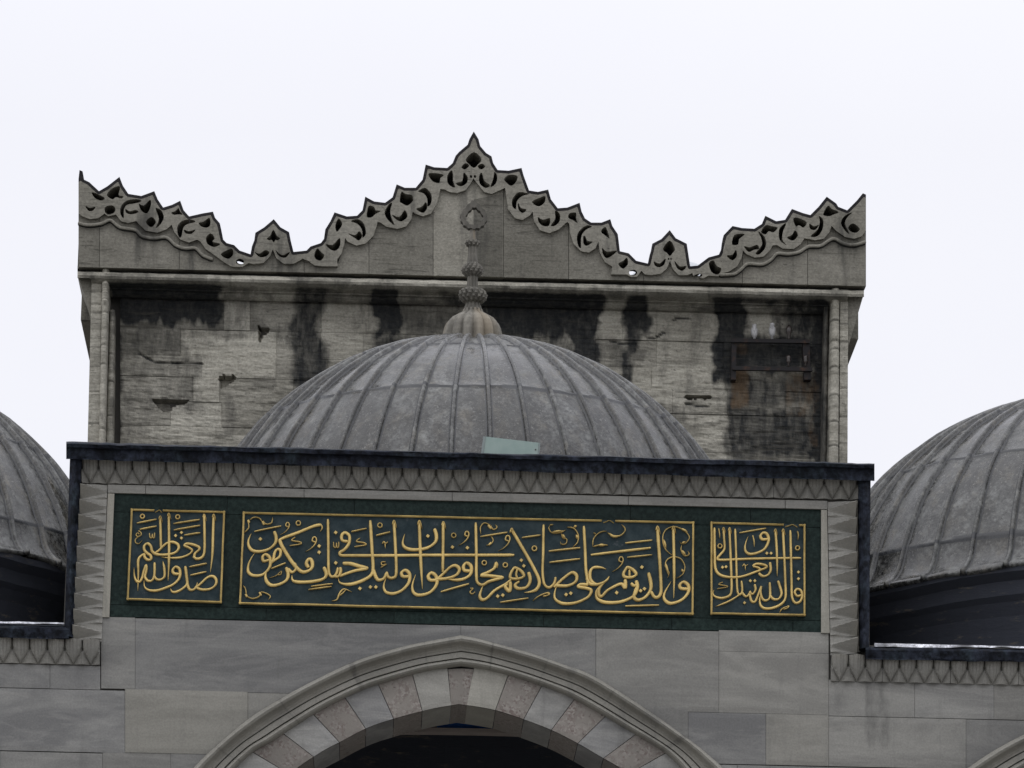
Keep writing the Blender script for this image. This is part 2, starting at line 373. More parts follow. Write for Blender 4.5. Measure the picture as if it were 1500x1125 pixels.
# ------------------------------------------------------------------ masonry of the portal and arcade fronts
SL = .0225                              # slope of the courses in the picture
def fac_block(mb, x0, x1, y0, y1, tone, warm=0, soot=None, Y=0.0, step=7, slope=SL, lean=True):
    """block given by its pixel extent; y values are read at x = 0"""
    def ln(x, y): return x + ((y-900)*-.027 if lean and x < 600 else 0)*max(0, (900-x)/900)
    tl, tr = (x0, y0+slope*x0), (x1, y0+slope*x1); bl, br = (x0, y1+slope*x0), (x1, y1+slope*x1)
    q = quad((tl[0]+.2, tl[1]+.2), (tr[0]-.2, tr[1]+.2), (br[0]-.2, br[1]-.2), (bl[0]+.2, bl[1]-.2))
    nu, nv = max(2, int((x1-x0)/step)), max(2, int((y1-y0)/step)); dy = random.uniform(-.004, .004)
    def pos(u, v):
        a = q(u, v); p = P(a[0], a[1], Y); return p + Vector((0, dy+.004*nse(p.x*1.3, p.z*1.3, 5), 0))
    def col(u, v):
        a = q(u, v); return (tone, soot(*a) if soot else 0, warm, 0)
    def keep(u, v):
        a = q(u, v); return not opening(*a)
    mb.grid(pos, nu, nv, col, .06, keep, .004)
def box_m(mb, x0, x1, y0, y1, *rest): mb.box(x0, x1, y0, y1, *rest)

portal = thing('portal', 'marble portal front with gold lettered panel, raised above the side arcades', 'portal', P(688, 1330, 0))
arcade_l = thing('arcade', 'low marble arcade wall at left edge, capped by dark lead gutter', 'arcade', P(-20, 1330, 0), 'side arcades')
arcade_r = thing('arcade', 'low marble arcade wall at right edge, water stained below its frieze', 'arcade', P(1400, 1330, 0), 'side arcades')

mb = MB()
def drip(x, y):  # water stains under the right frieze corner
    d = 0
    for cx, wd, top, bot, s in ((1232, 24, 985, 1050, .45), (1284, 34, 985, 1110, .52), (1330, 14, 1000, 1050, .25), (1395, 26, 1000, 1050, .3)):
        d = max(d, s*ss(wd, wd*.3, abs(x-cx-4*nse(y*.03, cx)))*ss(bot+30, bot-30, y))
    return d
# y values at x = 0
fac_block(mb, 148, 198, 900, 1005, .44, .12)
fac_block(mb, 198, 675, 901, 1006, .32)
fac_block(mb, 675, 873, 901, 1006, .34, .05)
fac_block(mb, 873, 1053, 901, 1020, .50, .2)
fac_block(mb, 1053, 1214, 899, 930, .64, .22)
fac_block(mb, 1053, 1214, 930, 1020, .62, .25)
fac_block(mb, 183, 363, 1005, 1098, .5, .42)
fac_block(mb, 363, 520, 1006, 1098, .42, .3)
fac_block(mb, 820, 1008, 1006, 1095, .38, .15)
fac_block(mb, 1008, 1122, 1020, 1095, .40)
fac_block(mb, 1122, 1214, 1020, 1095, .56, .35)
y = 1096
for r in range(3):
    xs = [150, 250, 330, 1000, 1080, 1214]
    for a, b2 in zip(xs, xs[1:]):
        fac_block(mb, a, b2, y, y+72, random.uniform(.3, .6), random.uniform(0, .4), step=10)
    y += 72
mb.build('masonry', M['marble'], portal)
mb = MB()
fac_block(mb, -60, 73, 972, 1007, .52); fac_block(mb, 73, 147, 972, 1007, .5)
fac_block(mb, -300, -60, 972, 1007, .5)
fac_block(mb, -90, 183, 1007.5, 1099, .5); fac_block(mb, -300, -90, 1007.5, 1099, .4)
y = 1100
for r in range(3):
    for a, b2 in ((-300, -210), (-210, 0), (0, 150)): fac_block(mb, a, b2, y, y+72, random.uniform(.3, .6), .1, step=10)
    y += 72
mb.build('masonry', M['marble'], arcade_l)
mb = MB()
fac_block(mb, 1214, 1340, 968, 1021, .60, .15, drip); fac_block(mb, 1340, 1456, 968, 1021, .64, .1, drip); fac_block(mb, 1456, 1700, 968, 1021, .5, .2)
fac_block(mb, 1214, 1415, 1021.5, 1095, .58, .2, drip); fac_block(mb, 1415, 1700, 1021.5, 1095, .40, .1)
y = 1096
for r in range(3):
    for a, b2 in ((1214, 1300), (1300, 1420), (1420, 1700)): fac_block(mb, a, b2, y, y+72, random.uniform(.3, .6), .1, step=10)
    y += 72
mb.build('masonry', M['marble'], arcade_r)

# wall cores: mortar face behind the blocks, rear face of the wall, returns
WT = 1.02
def core(mb, x0, x1, y0, y1, Y, step=9):
    q = quad((x0, y0+SL*x0), (x1, y0+SL*x1), (x1, y1+SL*x1), (x0, y1+SL*x0))
    mb.grid(lambda u, v: P(*q(u, v), 0)+Vector((0, Y, 0)), int((x1-x0)/step), int((y1-y0)/step), None, 0, lambda u, v: not opening(*q(u, v)))
mb = MB(); core(mb, 103, 1274, 660, 1312, .045)
for x in (103, 1274):                    # returns of the raised block
    a, b2 = P(x, 660+SL*x, 0), P(x, 945+SL*x, 0); s = 1 if x < 600 else -1
    mb.box(min(a.x, a.x+.3*s), max(a.x, a.x+.3*s), .05, WT, b2.z, a.z)
mb.build('wall_core', M['mortar'], portal)
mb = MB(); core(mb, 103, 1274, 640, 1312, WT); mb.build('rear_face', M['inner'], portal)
for par, x0, x1 in ((arcade_l, -300, 103), (arcade_r, 1274, 1700)):
    mb = MB(); core(mb, x0, x1, 915, 1312, .045); mb.build('wall_core', M['mortar'], par)
    mb = MB(); core(mb, x0, x1, 915, 1312, WT); mb.build('rear_face', M['inner'], par)
# piers down to the ground
zs = P(690, 1330, 0).z+.05
def pier(par, xa, xb):
    a, b2 = P(xa, 1330, 0).x, P(xb, 1330, 0).x; mb = MB()
    mb.box(a, b2, 0, WT, .5, zs-.2); mb.box(a-.12, b2+.12, -.12, WT+.12, 0, .5); mb.box(a-.08, b2+.08, -.08, WT+.08, zs-.2, zs)
    mb.build('pier', M['marble'], par)
pier(portal, 92, 355); pier(portal, 990, 1285); pier(arcade_r, 1690, 1960); pier(arcade_l, -560, -300)

# ------------------------------------------------------------------ arch mouldings
PROF = [(0, .0), (.02, .085), (.05, .10), (.10, .135), (.17, .145), (.24, .13), (.28, .10), (.30, .075), (.36, .045), (.44, .03), (.50, .03), (.515, .008), (.535, .008), (.55, .036), (.70, .044), (.735, .044), (.745, .008), (.765, .008), (.78, .045), (.83, .078), (.89, .085), (.95, .068), (.99, .03), (1, -.01)]
def moulding(mb, co_, ci_, t1=1.0, n=110, joints=()):
    rows = []
    for i in range(n+1):
        t = t1*i/n; a, b2 = cv(co_, t), cv(ci_, t); row = []
        tone = .44+.2*nse(t*14, co_[5][0]); dk = .5 if any(abs(t-j) < .0048 for j in joints) else 0
        for wv, d in PROF:
            p = P(lerp(a[0], b2[0], wv), lerp(a[1], b2[1], wv), 0)
            row.append(mb.vert(p+Vector((0, -d+.004*nse(t*60, wv*9), 0)), (tone, max(dk, .95 if wv < .03 else .62 if .5 < wv < .545 or .74 < wv < .78 else (.2 if .27 < wv < .5 else 0)), .35, 0)))  # grooves and outer undercut darkened in colour, standing in for shade
        rows.append(row)
    for A, B in zip(rows, rows[1:]):
        for k in range(len(PROF)-1):
            f = (A[k], A[k+1], B[k+1], B[k])
            mb.face(*f)
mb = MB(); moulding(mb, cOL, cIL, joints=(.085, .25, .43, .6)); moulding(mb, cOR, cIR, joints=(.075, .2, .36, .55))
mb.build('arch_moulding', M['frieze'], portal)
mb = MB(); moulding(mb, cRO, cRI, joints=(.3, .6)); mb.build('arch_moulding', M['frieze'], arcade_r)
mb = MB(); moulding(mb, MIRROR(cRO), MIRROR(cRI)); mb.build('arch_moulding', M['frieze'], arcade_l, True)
# soffits of the side arches (outside the picture)
for par, c in ((arcade_r, cRI), (arcade_l, MIRROR(cRI))):
    mb = MB(); mb.grid(lambda u, v: P(*cv(c, u), 0)+Vector((0, v*WT, 0)), 40, 2); mb.build('arch_soffit', M['breccia'], par)

# ------------------------------------------------------------------ voussoirs (face and soffit of each stone are one mesh)
def voussoir(cI, cT, tI, tT, mat, tone, warm, key=None):
    (i0, i1), (t0, t1) = tI, tT; mb = MB(); g0 = .0009
    def top(u): return cv(cI, lerp(i0+g0, i1-g0, u)) if key is None else (lerp(key[0][0], key[0][1], u), 979+abs(u-.5)*2)
    def bot(u): return cv(cT, lerp(t0+g0, t1-g0, u)) if key is None else (lerp(key[1][0], key[1][1], u), 1031+abs(u-.5)*4)
    def face(u, v):
        a, b2 = top(u), bot(u); p = P(lerp(a[0], b2[0], v), lerp(a[1], b2[1], v), 0)
        return p+Vector((0, .004*nse(p.x*3, p.z*3), 0))
    col = lambda u, v: (tone+.1*nse(u*2, v*2, tone*50), .0, warm, 0)
    mb.grid(face, 7, 9, col, .05, None, .006)
    def sof(u, v):
        b2 = bot(u); return P(*b2, 0)+Vector((0, .008+v*(WT-.008), 0))
    mb.grid(sof, 7, 6, col)
    mb.build('voussoir', mat, portal)
voussoir(None, None, (0, 0), (0, 0), M['breccia'], .5, 0, ((656.5, 693.5), (661, 684)))
LW = [('marble', .72, .3), ('breccia', .62, 0), ('marble', .55, 0), ('breccia', .5, 0), ('marble', .68, .05), ('breccia', .38, 0), ('marble', .6, .25)]
RW = [('marble', .80, .45), ('breccia', .58, 0), ('marble', .6, .1), ('breccia', .62, 0), ('marble', .52, 0), ('breccia', .45, 0), ('marble', .6, .2)]
for cI, cT, seq in ((cIL, cTL, LW), (cIR, cTR, RW)):
    nV = 11
    for k in range(nV):
        a, b2 = k/nV, (k+1)/nV; m_, tn, wm = seq[k % len(seq)] if k < 6 else (('marble', 'breccia')[k % 2], .55, .1)
        s = .0325; q = .0225
        voussoir(cI, cT, (lerp(s, 1, a), lerp(s, 1, b2)), (lerp(q, 1, a), lerp(q, 1, b2)), M[m_], tn+(.22 if m_ == 'marble' else 0), wm)

# ------------------------------------------------------------------ inside the portico: ceilings, tie beam, painted board
zc = P(690, 945, 0).z
gz0 = P(690, 660, 0).z
mb = MB()
xa, xb = P(103, 700, 0).x, P(1274, 700, 0).x
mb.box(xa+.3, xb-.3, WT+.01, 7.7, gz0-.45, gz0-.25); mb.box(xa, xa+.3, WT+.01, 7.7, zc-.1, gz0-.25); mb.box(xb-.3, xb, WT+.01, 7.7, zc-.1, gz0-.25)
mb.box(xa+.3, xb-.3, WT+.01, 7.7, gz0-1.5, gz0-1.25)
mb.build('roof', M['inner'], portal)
for par, a, b2 in ((arcade_l, xa-9, xa-.004), (arcade_r, xb+.004, xb+9)):
    mb = MB(); mb.box(a, b2, .06, 7.7, zc-.15, zc+.05); mb.box(min(a, b2), max(a, b2), WT+.02, 7.7, zc-.6, zc-.38); mb.build('roof', M['inner'], par)
    e = a if par is arcade_l else b2
    mb = MB(); mb.box(e-.2, e+.2, 0, 7.7, 0, zc-.15); mb.build('end_wall', M['inner'], par)
mb = MB()
mb.grid(lambda u, v: P(lerp(520, 830, u), lerp(1066.5, 1072.5, v)+.018*(lerp(520, 830, u)-675)+1.2*abs(2*u-1)**3*4, WT+.35), 24, 3, lambda u, v: (.5, 0, 0, 0), .18)
mb.build('tie_beam', M['timber'], portal)
mb = MB(); mb.grid(lambda u, v: P(lerp(640, 722, u), lerp(1050, 1068, v)+.018*(lerp(640, 722, u)-675), WT+.5), 6, 3, None, .05)
mb.build('painted_board', M['blue_paint'], portal)

# ------------------------------------------------------------------ carved leaf friezes
def leaf(u, v, sharp=False):
    """relief of one pointed leaf between two ridged facets; u -.5...5, v 0 broad end .. 1 tip"""
    au = abs(u); wl = .5 if v < .4 else .5*max(0, (1-v)/.6)
    h = .06*(1-v)**.9                                      # the whole band leans outwards
    if sharp:                                              # side bands: wedges with a short upper and a long lower face
        uu = u*sharp; rd = .34-.26*v; lo = -.46+.42*v; hi = .5-.34*v
        f = (hi-uu)/(hi-rd) if uu > rd else (uu-lo)/(rd-lo)
        k = max(0, 1-abs(uu-(-.42+.1*v))/.07)*ss(.35, .8, v)
        return h+.135*(1-v)**.8*max(0, min(1, f))+.02*k
    if au < wl:
        r = au/max(wl, .02)
        if sharp: pass
        else: h += .052*(1-r**1.5)*(1-.25*v) + .016*max(0, 1-au/.06) - .012*max(0, 1-abs(au-.24)/.06)*(v < .6)
    else:
        k = (au-wl)/max(.5-wl, .02)                        # 0 beside the leaf, 1 on the ridge between two leaves
        h += .045*k*ss(.4, .62, v) - .012
    if au > .44: h -= .028*max(0, 1-abs(v-.40)/.1)
    if au > .47 and v < .42: h -= .016
    return h
def frieze_strip(parent, q, n, per=(18, 16), axis=0, scale=1.05, tone=.64, lich=False, joints=()):
    mb = MB()
    def pos(u, v):
        a = q(u, v); p = P(a[0], a[1], 0); k = u*n; j = int(min(k, n-1e-6)); f = k-j-.5
        e = .9+.2*random.Random(j*7+3).random()
        return p+Vector((0, -(.012+scale*e*leaf(f, v, axis)+.006*nse(p.x*6, p.z*6)), 0))
    def col(u, v):
        k = u*n; j = int(min(k, n-1e-6)); rr = random.Random(j*13+5); f = abs(k-j-.5)
        dirt = (.42*ss(.3, .02, v) if lich else .15*ss(.35, 0, v)) + .34*ss(.40, .5, f)*ss(.75, .4, v) + .2*max(0, 1-abs(f-(.5 if v < .4 else .5*(1-v)/.6))/.07)  # leaf creases and broad ends darkened in colour as shade
        if any(abs(k-jj) < .05 for jj in joints): dirt = .9
        return (tone+.14*(rr.random()-.5)-.12*ss(.5, .1, v), dirt, .12+.3*rr.random()*ss(.4, .0, v), 0)
    mb.grid(pos, n*per[0], per[1], col, .1)
    return mb.build('leaf_frieze', M['frieze'], parent)
frieze_strip(portal, quad((120, 672), (1256, 694), (1256, 732.5), (120, 708)), 46, lich=True, joints=(4, 13, 32, 41))
frieze_strip(portal, quad((117.5, 938), (120, 711), (157, 711), (148, 938)) if False else quad((107, 940), (119.5, 711), (157.5, 711), (149, 940)), 10, axis=1, scale=1.1, tone=.68)
frieze_strip(portal, quad((1252, 736), (1254, 960), (1216.5, 960), (1212, 736)), 9, axis=-1, scale=1.1, tone=.66)
frieze_strip(arcade_l, quad((-290, 930), (147, 939.5), (146, 974.5), (-290, 965)), 17, lich=False, joints=(11,))
frieze_strip(arcade_r, quad((1217, 961), (1690, 972), (1690, 1008), (1217, 998)), 19, joints=(11, 7, 3))
mb = MB()
def band(mb, q, Y, nu, nv, tone=.6, warm=.3, sk=.06):
    mb.grid(lambda u, v: P(*q(u, v), Y)+Vector((0, .004*nse(u*9, v*9, tone), 0)), nu, nv, lambda u, v: (tone, 0, warm, 0), sk, None, .006)
for xa_, xb_, tn in ((158, 213, .42), (213.8, 445, .45), (445.8, 662, .5), (662.8, 920, .47), (920.8, 1150, .44), (1150.8, 1212, .5)):
    ya = 709.5+(xa_-158)*.0228; yb = 709.5+(xb_-158)*.0228
    band(mb, quad((xa_, ya), (xb_, yb), (xb_, yb+12), (xa_, ya+12)), -.03, 12, 2, tn, .12)
band(mb, quad((158, 722.5), (167.5, 722.8), (160, 904), (149.5, 903.5)), -.025, 2, 12, .66, .55)
band(mb, quad((1203, 746.5), (1211.5, 746.8), (1215.5, 927), (1203, 926.7)), -.025, 2, 12, .66, .5)
band(mb, quad((110.5, 700), (119, 700), (106.5, 935), (100, 935)), -.02, 2, 12, .6, .5)
band(mb, quad((1254.5, 700), (1259, 700), (1260, 955), (1255, 955)), -.02, 2, 12, .6, .5)
mb.build('border_band', M['frieze'], portal)

# ------------------------------------------------------------------ dark lead cappings of portal and arcades
def capping(parent, line, prof, name='lead_capping', n=90, mat='dark_lead', wav=.03, spots=()):
    mb = MB(); rows = []
    for i in range(n+1):
        u = i/n; x, y = line(u); row = []
        for k, (dy, Y) in enumerate(prof):
            jy = 1.7*nse(x*.013, 3, k*.15) + .9*nse(x*.06, 9)
            p = P(x, y+dy+jy, Y+wav*nse(x*.02, k*.7, 2))
            tn = .5
            for (a, b2, t) in spots:
                if a < x < b2 and k in (3, 4, 5): tn = t
            row.append(mb.vert(p, (tn, 0, 0, 0)))
        rows.append(row)
    for A, B in zip(rows, rows[1:]):
        for k in range(len(prof)-1): mb.face(A[k], A[k+1], B[k+1], B[k])
    for r in (rows[0], rows[-1]): mb.face(*r)
    return mb.build(name, M[mat], parent)
capping(portal, lambda u: (lerp(97, 1281, u), lerp(648, 680, u)), [(-1, .6), (0, -.27), (1.5, -.285), (6.5, -.27), (8, -.21), (22, -.20), (24.5, -.205), (24.5, .04), (6, .6)], n=140, spots=((168, 270, .95), (300, 318, .8), (745, 762, .7)))
def sidecap(parent, q):
    mb = MB()
    mb.grid(lambda u, v: P(*q(u, v), -.12)+Vector((0, -.05*math.sin(math.pi*u)+.012*nse(u*3, v*9), 0)), 6, 40, lambda u, v: (.5+.2*nse(v*6, u), 0, 0, 0), .3)
    mb.build('lead_side_strip', M['dark_lead'], parent)
sidecap(portal, quad((102.5, 668), (119.5, 672), (107, 934), (94, 932)))
sidecap(portal, quad((1257.5, 690), (1275.5, 692), (1273, 950), (1260, 950)))
for par, l0, l1 in ((arcade_l, (-290, 906), (101, 914)), (arcade_r, (1268, 944), (1690, 952))):
    capping(par, lambda u: (lerp(l0[0], l1[0], u), lerp(l0[1], l1[1], u)), [(2, .5), (3, -.10), (5, -.16), (8, -.17), (20, -.15), (22, -.15), (22, .04), (5, .5)], 'lead_gutter', 60)
    mb = MB()                                                      # gutter upstand; its pale colour paints in the wet lead's reflections
    a0, a1 = ((-290, 904.5), (94, 912)) if par is arcade_l else ((1281, 942), (1690, 951))
    def lip(u, v):
        x = lerp(a0[0], a1[0], u); y = lerp(a0[1], a1[1], u)
        wd = 2.6+1.6*nse(x*.02, 4)+(2.2*ss(110, 30, abs(x-1325)) if par is arcade_r else 0)
        return P(x, y+wd*v+.6*nse(x*.05, 1), -.11-.03*v)
    mb.grid(lip, 90, 3, lambda u, v: (.5+.4*nse(u*30, v*2), .45+.5*nse(u*14, 7) if par is arcade_r else .3+.5*nse(u*11, 2), 0, 0), .05)
    mb.build('gutter_lip', M['wet_lead'], par)

# ------------------------------------------------------------------ inscription panel
slab = MB()
PT = lambda x: 722.5+(x-168)*.0222; PB = lambda x: 903.5+(x-160)*.0228
xs = [0, .16, .34, .55, .73, .9, 1]
for r, (v0, v1) in enumerate(((0, .15), (.15, .9), (.9, 1))):
    for k in range(len(xs)-1):
        u0, u1 = xs[k]+(.03*r if 0 < k else 0), xs[k+1]+(.03*r if k < len(xs)-2 else 0)
        def cp(u, v): return (lerp(lerp(167.5, 160, v), 1203, u), lerp(PT(lerp(167.5, 1203, u)), PB(lerp(160, 1203, u)), v))
        t_ = random.uniform(.3, .65)
        slab.grid(lambda u, v: P(*cp(lerp(u0+.0003, u1-.0003, u), lerp(v0+.002, v1-.002, v)), .006), max(3, int((u1-u0)*60)), 3 if r != 1 else 8, lambda u, v: (t_, 0, 0, 0), .05, None, .003)
panel = slab.build('inscription_panel', M['green'], portal)
panel['label'] = 'dark green stone panel holding three gold framed calligraphy fields'
YF = -.028                               # face of the blue fields
def cart(tl, tr, br, bl, fw, breaks=()):
    mb = MB(); q = quad(tl, tr, br, bl)
    mb.grid(lambda u, v: P(*q(u, v), YF)+Vector((0, .003*nse(u*12, v*6), 0)), 40, 16, None, .05)
    fo = mb.build('blue_field', M['blue'], panel)
    mb = MB(); pr = ((-1, 0), (-.8, .8), (0, 1), (.8, .8), (1, 0))
    hf = fw/2
    c = [(tl[0]+hf, tl[1]+hf), (tr[0]-hf, tr[1]+hf), (br[0]-hf, br[1]-hf), (bl[0]+hf, bl[1]-hf)]
    for i in range(4):
        a, b2 = c[i], c[(i+1) % 4]; dx, dy = b2[0]-a[0], b2[1]-a[1]; l = math.hypot(dx, dy); ex, ey = dx/l*hf, dy/l*hf
        st, en = (a[0]-ex, a[1]-ey), (b2[0]+ex*.98, b2[1]+ey*.98)
        cuts = [0]
        for (side, t0, t1) in breaks:
            if side == i: cuts += [t0, t1]
        cuts.append(1)
        for k in range(0, len(cuts), 2):
            s0, s1 = cuts[k], cuts[k+1]
            nn = max(2, int(l*(s1-s0)/22)); pp = []
            for j in range(nn+1):
                t = lerp(s0, s1, j/nn); pp.append((lerp(st[0], en[0], t)+.35*nse(t*9, i, fw), lerp(st[1], en[1], t)+.35*nse(t*9, i+5, fw)))
            mb.ribbon(pp, fw, YF-.0007*i, .028, prof=pr, n=2, flat_end=True)
        for (side, t0, t1) in breaks:                                # chipped bits of frame left in the gaps
            if side == i:
                mb.ribbon([(lerp(st[0], en[0], lerp(t0, t1, t)), lerp(st[1], en[1], lerp(t0, t1, t))+2.2*math.sin(t*9)+1) for t in (.1, .35, .6, .9)], fw*.55, YF, .016, n=3)
    return mb.build('gold_frame', M['gold'], panel)
cart((191.5, 745.5), (330, 749), (325, 884), (185.5, 879.5), 3.2, ((0, .25, .34),))
cart((355.5, 750), (1017, 764.5), (1016, 901), (350, 885.5), 3.2, ((0, .795, .825),))
cart((1040.5, 764.7), (1180, 768.3), (1180, 902.8), (1040.5, 900.6), 3.2, ((0, .77, .93),))

# strokes are read off enlargements: V(ox, oy, s) turns enlargement coordinates into photo pixels
cnt = [0]
class Pen:
    def __init__(s, ox, oy, k): s.ox, s.oy, s.k = ox, oy, k; s.mb = MB()
    def q(s, pts): return [(s.ox+x*s.k, s.oy+y*s.k) for x, y in pts]
    def __call__(s, w, *pts, t=(0, 0), h=.017, pen=.6, closed=False):
        cnt[0] += 1
        s.mb.ribbon(s.q(pts), w*s.k*1.0, YF, h+.0009*(cnt[0] % 9), n=5, taper=t, pen=pen, closed=closed, prof=((-1, 0), (-.93, .72), (-.6, .95), (0, 1.02), (.6, .95), (.93, .72), (1, 0)))
    def bar(s, w, *pts): s(w, *pts, pen=0, h=.022)
    def ring(s, x, y, r=19, w=12): s(w, *[(x+r*math.cos(a*math.pi/4), y+r*math.sin(a*math.pi/4)) for a in range(8)], closed=True, pen=0, h=.02)
    def dot(s, *c, r=19):
        for x, y in c:
            o = [(x-r, y+2), (x-2, y-r), (x+r, y-2), (x+2, y+r)]
            p = [P(*s.q([a])[0], YF) for a in o]; a = [s.mb.vert(v+Vector((0, .01, 0))) for v in p]
            b = [s.mb.vert(v.lerp(P(*s.q([(x, y)])[0], YF), .2)+Vector((0, -.022, 0))) for v in p]
            s.mb.face(*b[::-1])
            for i in range(4): s.mb.face(a[i], a[(i+1) % 4], b[(i+1) % 4], b[i])
    def alif(s, w, *pts, serif=True, t=(0, 0)):
        s(w, *pts, t=t, pen=0)
        if serif:
            x, y = pts[0]; s(w*.5, (x-w*.45, y+w*.9), (x, y-w*.25), (x+w*.5, y+w*.7), (x+w*.85, y+w*2.1), t=(0, .6), pen=0, h=.026)
    def waw(s, x, y, k=1.0, w=11):
        s(w, *[(x+a*k, y+b*k) for a, b in ((12, 24), (-12, 14), (-6, -12), (12, -14), (20, 8), (6, 44), (-30, 78), (-68, 98))], t=(0, .5), pen=0, h=.02)
    def build(s): return s.mb.build('gold_lettering', M['gold'], panel)
A = Pen(180, 730, .15111)
A.ring(190, 177, 19, 14); A.ring(532, 183, 19, 14)
for a, b2 in (((135, 243), (328, 205)), ((165, 303), (328, 272)), ((490, 248), (745, 208)), ((495, 310), (750, 265)), ((595, 360), (750, 336)), ((645, 668), (815, 633)), ((655, 748), (810, 713))): A.bar(17, a, b2)
A(10, (150, 316), (172, 330), (178, 355), (150, 372), (128, 360), (140, 338), (160, 350)); A(10, (152, 372), (122, 400), (125, 432), (155, 440), (190, 405), t=(0, .4))
A(11, (258, 340), (263, 378), (280, 384), (287, 348), (292, 382), (306, 382), (308, 336))
A.alif(27, (362, 182), (366, 330), (370, 490)); A.alif(27, (445, 155), (448, 420), (446, 640), (438, 800), t=(0, .3))
A.dot((568, 335), (512, 364), (568, 388))
A.alif(27, (788, 165), (792, 350), (790, 520), (765, 575), (715, 588), (682, 565)); A.alif(27, (880, 165), (874, 350), (868, 540), (848, 718), t=(0, .35))
A(27, (590, 465), (615, 442), (680, 450), (735, 474), (738, 500), (700, 535), (690, 570)); A(22, (592, 462), (640, 480), (672, 508), (640, 545), (560, 575), (460, 580), (372, 570), t=(0, .3))
A(26, (300, 540), (350, 505), (420, 440), (480, 425), (532, 448), (540, 490), (500, 530), (420, 548), (330, 545), (285, 515), (272, 468), (240, 440), (208, 462), (210, 505), (238, 535), (270, 558), (272, 592), (240, 598), (212, 572), (205, 545), (165, 570), (148, 615), (150, 720), (145, 900), t=(0, .2))
A(24, (108, 670), (112, 750), (130, 800), (160, 812), (186, 775), (205, 700), (226, 650), (228, 700), (215, 760), (240, 800), (280, 798), (305, 750), (308, 625), t=(.2, 0)); A(24, (303, 750), (325, 785), (365, 790), (402, 760), (403, 690), (388, 610), t=(0, .2))
A(27, (552, 735), (500, 732), (482, 702), (508, 668), (545, 682), (556, 730), (542, 785), (490, 835), (420, 868), (330, 896), (255, 892), (212, 860), (205, 795), t=(0, .25))
A(27, (605, 660), (618, 760), (622, 830), (580, 875), (525, 905), (480, 908), (462, 875), t=(0, .15))
A(26, (622, 820), (645, 882), (685, 886), (715, 850), (722, 815), t=(0, .3)); A(26, (690, 885), (760, 822), (820, 768), (872, 757), (905, 790), (898, 840), (850, 878), (775, 887), (715, 870))
A.build()
B = Pen(340, 740, .18667)
for a, b2 in (((175, 208), (385, 165)), ((310, 500), (420, 455)), ((935, 210), (1055, 185)), ((1130, 240), (1240, 212))): B.bar(13, a, b2)
for a, b2 in (((620, 640), (790, 618)), ((600, 665), (780, 640))): B.bar(12, a, b2)
B.waw(432, 152, .85, 10); B.waw(642, 268, 1.0, 12); B.ring(520, 143, 17, 10); B.ring(1160, 160, 17, 10)
B(27, (700, 155), (640, 166), (520, 215), (395, 262), (378, 290), (420, 370), (480, 460), (540, 520), (590, 520), (628, 488), (625, 437), (600, 425), (583, 458), (600, 492)); B(11, (695, 152), (708, 178), (690, 210), t=(0, .4))
B(25, (330, 208), (345, 250), (338, 300), (290, 345), (220, 365), (160, 357), (130, 318), (130, 270), (152, 222), t=(0, .3)); B.dot((222, 268), (683, 323), (683, 372), (813, 217), (813, 455), (1003, 656), (1085, 645), (1128, 645), r=18)
for x, y in ((500, 290), (1008, 298)): B(10, (x-5, y-38), (x-32, y-12), (x+28, y), (x+40, y+16), (x-48, y+30))
B(23, (300, 462), (322, 430), (335, 372), (355, 347), (380, 357), (374, 402), (335, 432), (298, 460)); B(24, (290, 430), (248, 440), (240, 405), (265, 388), (298, 420), (293, 490), (240, 545), (170, 553), (128, 525), (128, 470), (150, 418), (182, 372), t=(0, .3))
B(8, (290, 572), (345, 555), (385, 520), (382, 545), (355, 548), t=(.3, 0))
B(26, (425, 490), (440, 545), (425, 590), (370, 622), (310, 630), (272, 600), (262, 550), (282, 505), t=(0, .25)); B(24, (440, 500), (470, 528), (502, 500), (488, 455))
B.alif(23, (752, 112), (755, 300), (757, 500), (772, 556), (800, 560), (822, 530), (830, 492), serif=False); B(24, (800, 560), (835, 560), (852, 520), (848, 490))
B(27, (720, 488), (740, 545), (710, 582), (620, 602), (520, 605), (475, 590), (470, 550), t=(0, .2))
B(9, (796, 292), (799, 328), (815, 334), (819, 298), (823, 332), (836, 330), (837, 290))
B(25, (908, 286), (865, 277), (860, 238), (886, 217), (920, 242), (917, 300), (882, 348), (846, 372), (856, 394), (930, 396), (1250, 396), (1560, 393), (1900, 393), (2213, 392), pen=0)
B(29, (868, 458), (930, 460), (1000, 480), (1068, 497)); B(25, (1060, 500), (970, 514), (890, 540), (845, 560))
B(27, (832, 572), (850, 612), (930, 622), (1030, 590), (1092, 548), (1106, 490), (1100, 380), (1084, 122), t=(.15, 0), pen=0)
B(26, (1105, 500), (1140, 584), (1190, 576), (1215, 528)); B.alif(25, (1270, 130), (1280, 300), (1288, 530), (1262, 572), (1226, 565), (1212, 525))
B(9, (1205, 447), (1172, 450), (1178, 472), (1212, 464), (1165, 492)); B(9, (1180, 305), (1190, 287), (1203, 302), (1222, 290)); B(9, (1200, 292), (1202, 340), t=(0, .4))
B(26, (1390, 560), (1340, 560), (1330, 530), (1360, 512), (1392, 542), (1385, 610), (1330, 670), (1260, 695), (1205, 680), (1190, 630), (1212, 565), t=(0, .3))
B(15, (780, 752), (822, 742), (845, 690), (880, 660), (940, 682), t=(.3, .4), pen=0); B(12, (830, 720), (870, 690), (900, 655), t=(.3, .3))
for pts in (((95, 215), (130, 180), (125, 120)), ((130, 125), (170, 98), (215, 105), (240, 140)), ((240, 118), (265, 150), (310, 140), (318, 95)), ((85, 630), (105, 660), (112, 710)), ((110, 715), (160, 735), (210, 720), (225, 690)), ((215, 680), (260, 690), (300, 715), (285, 742))): B(9, *pts, pen=0, h=.02, t=(.2, .2))
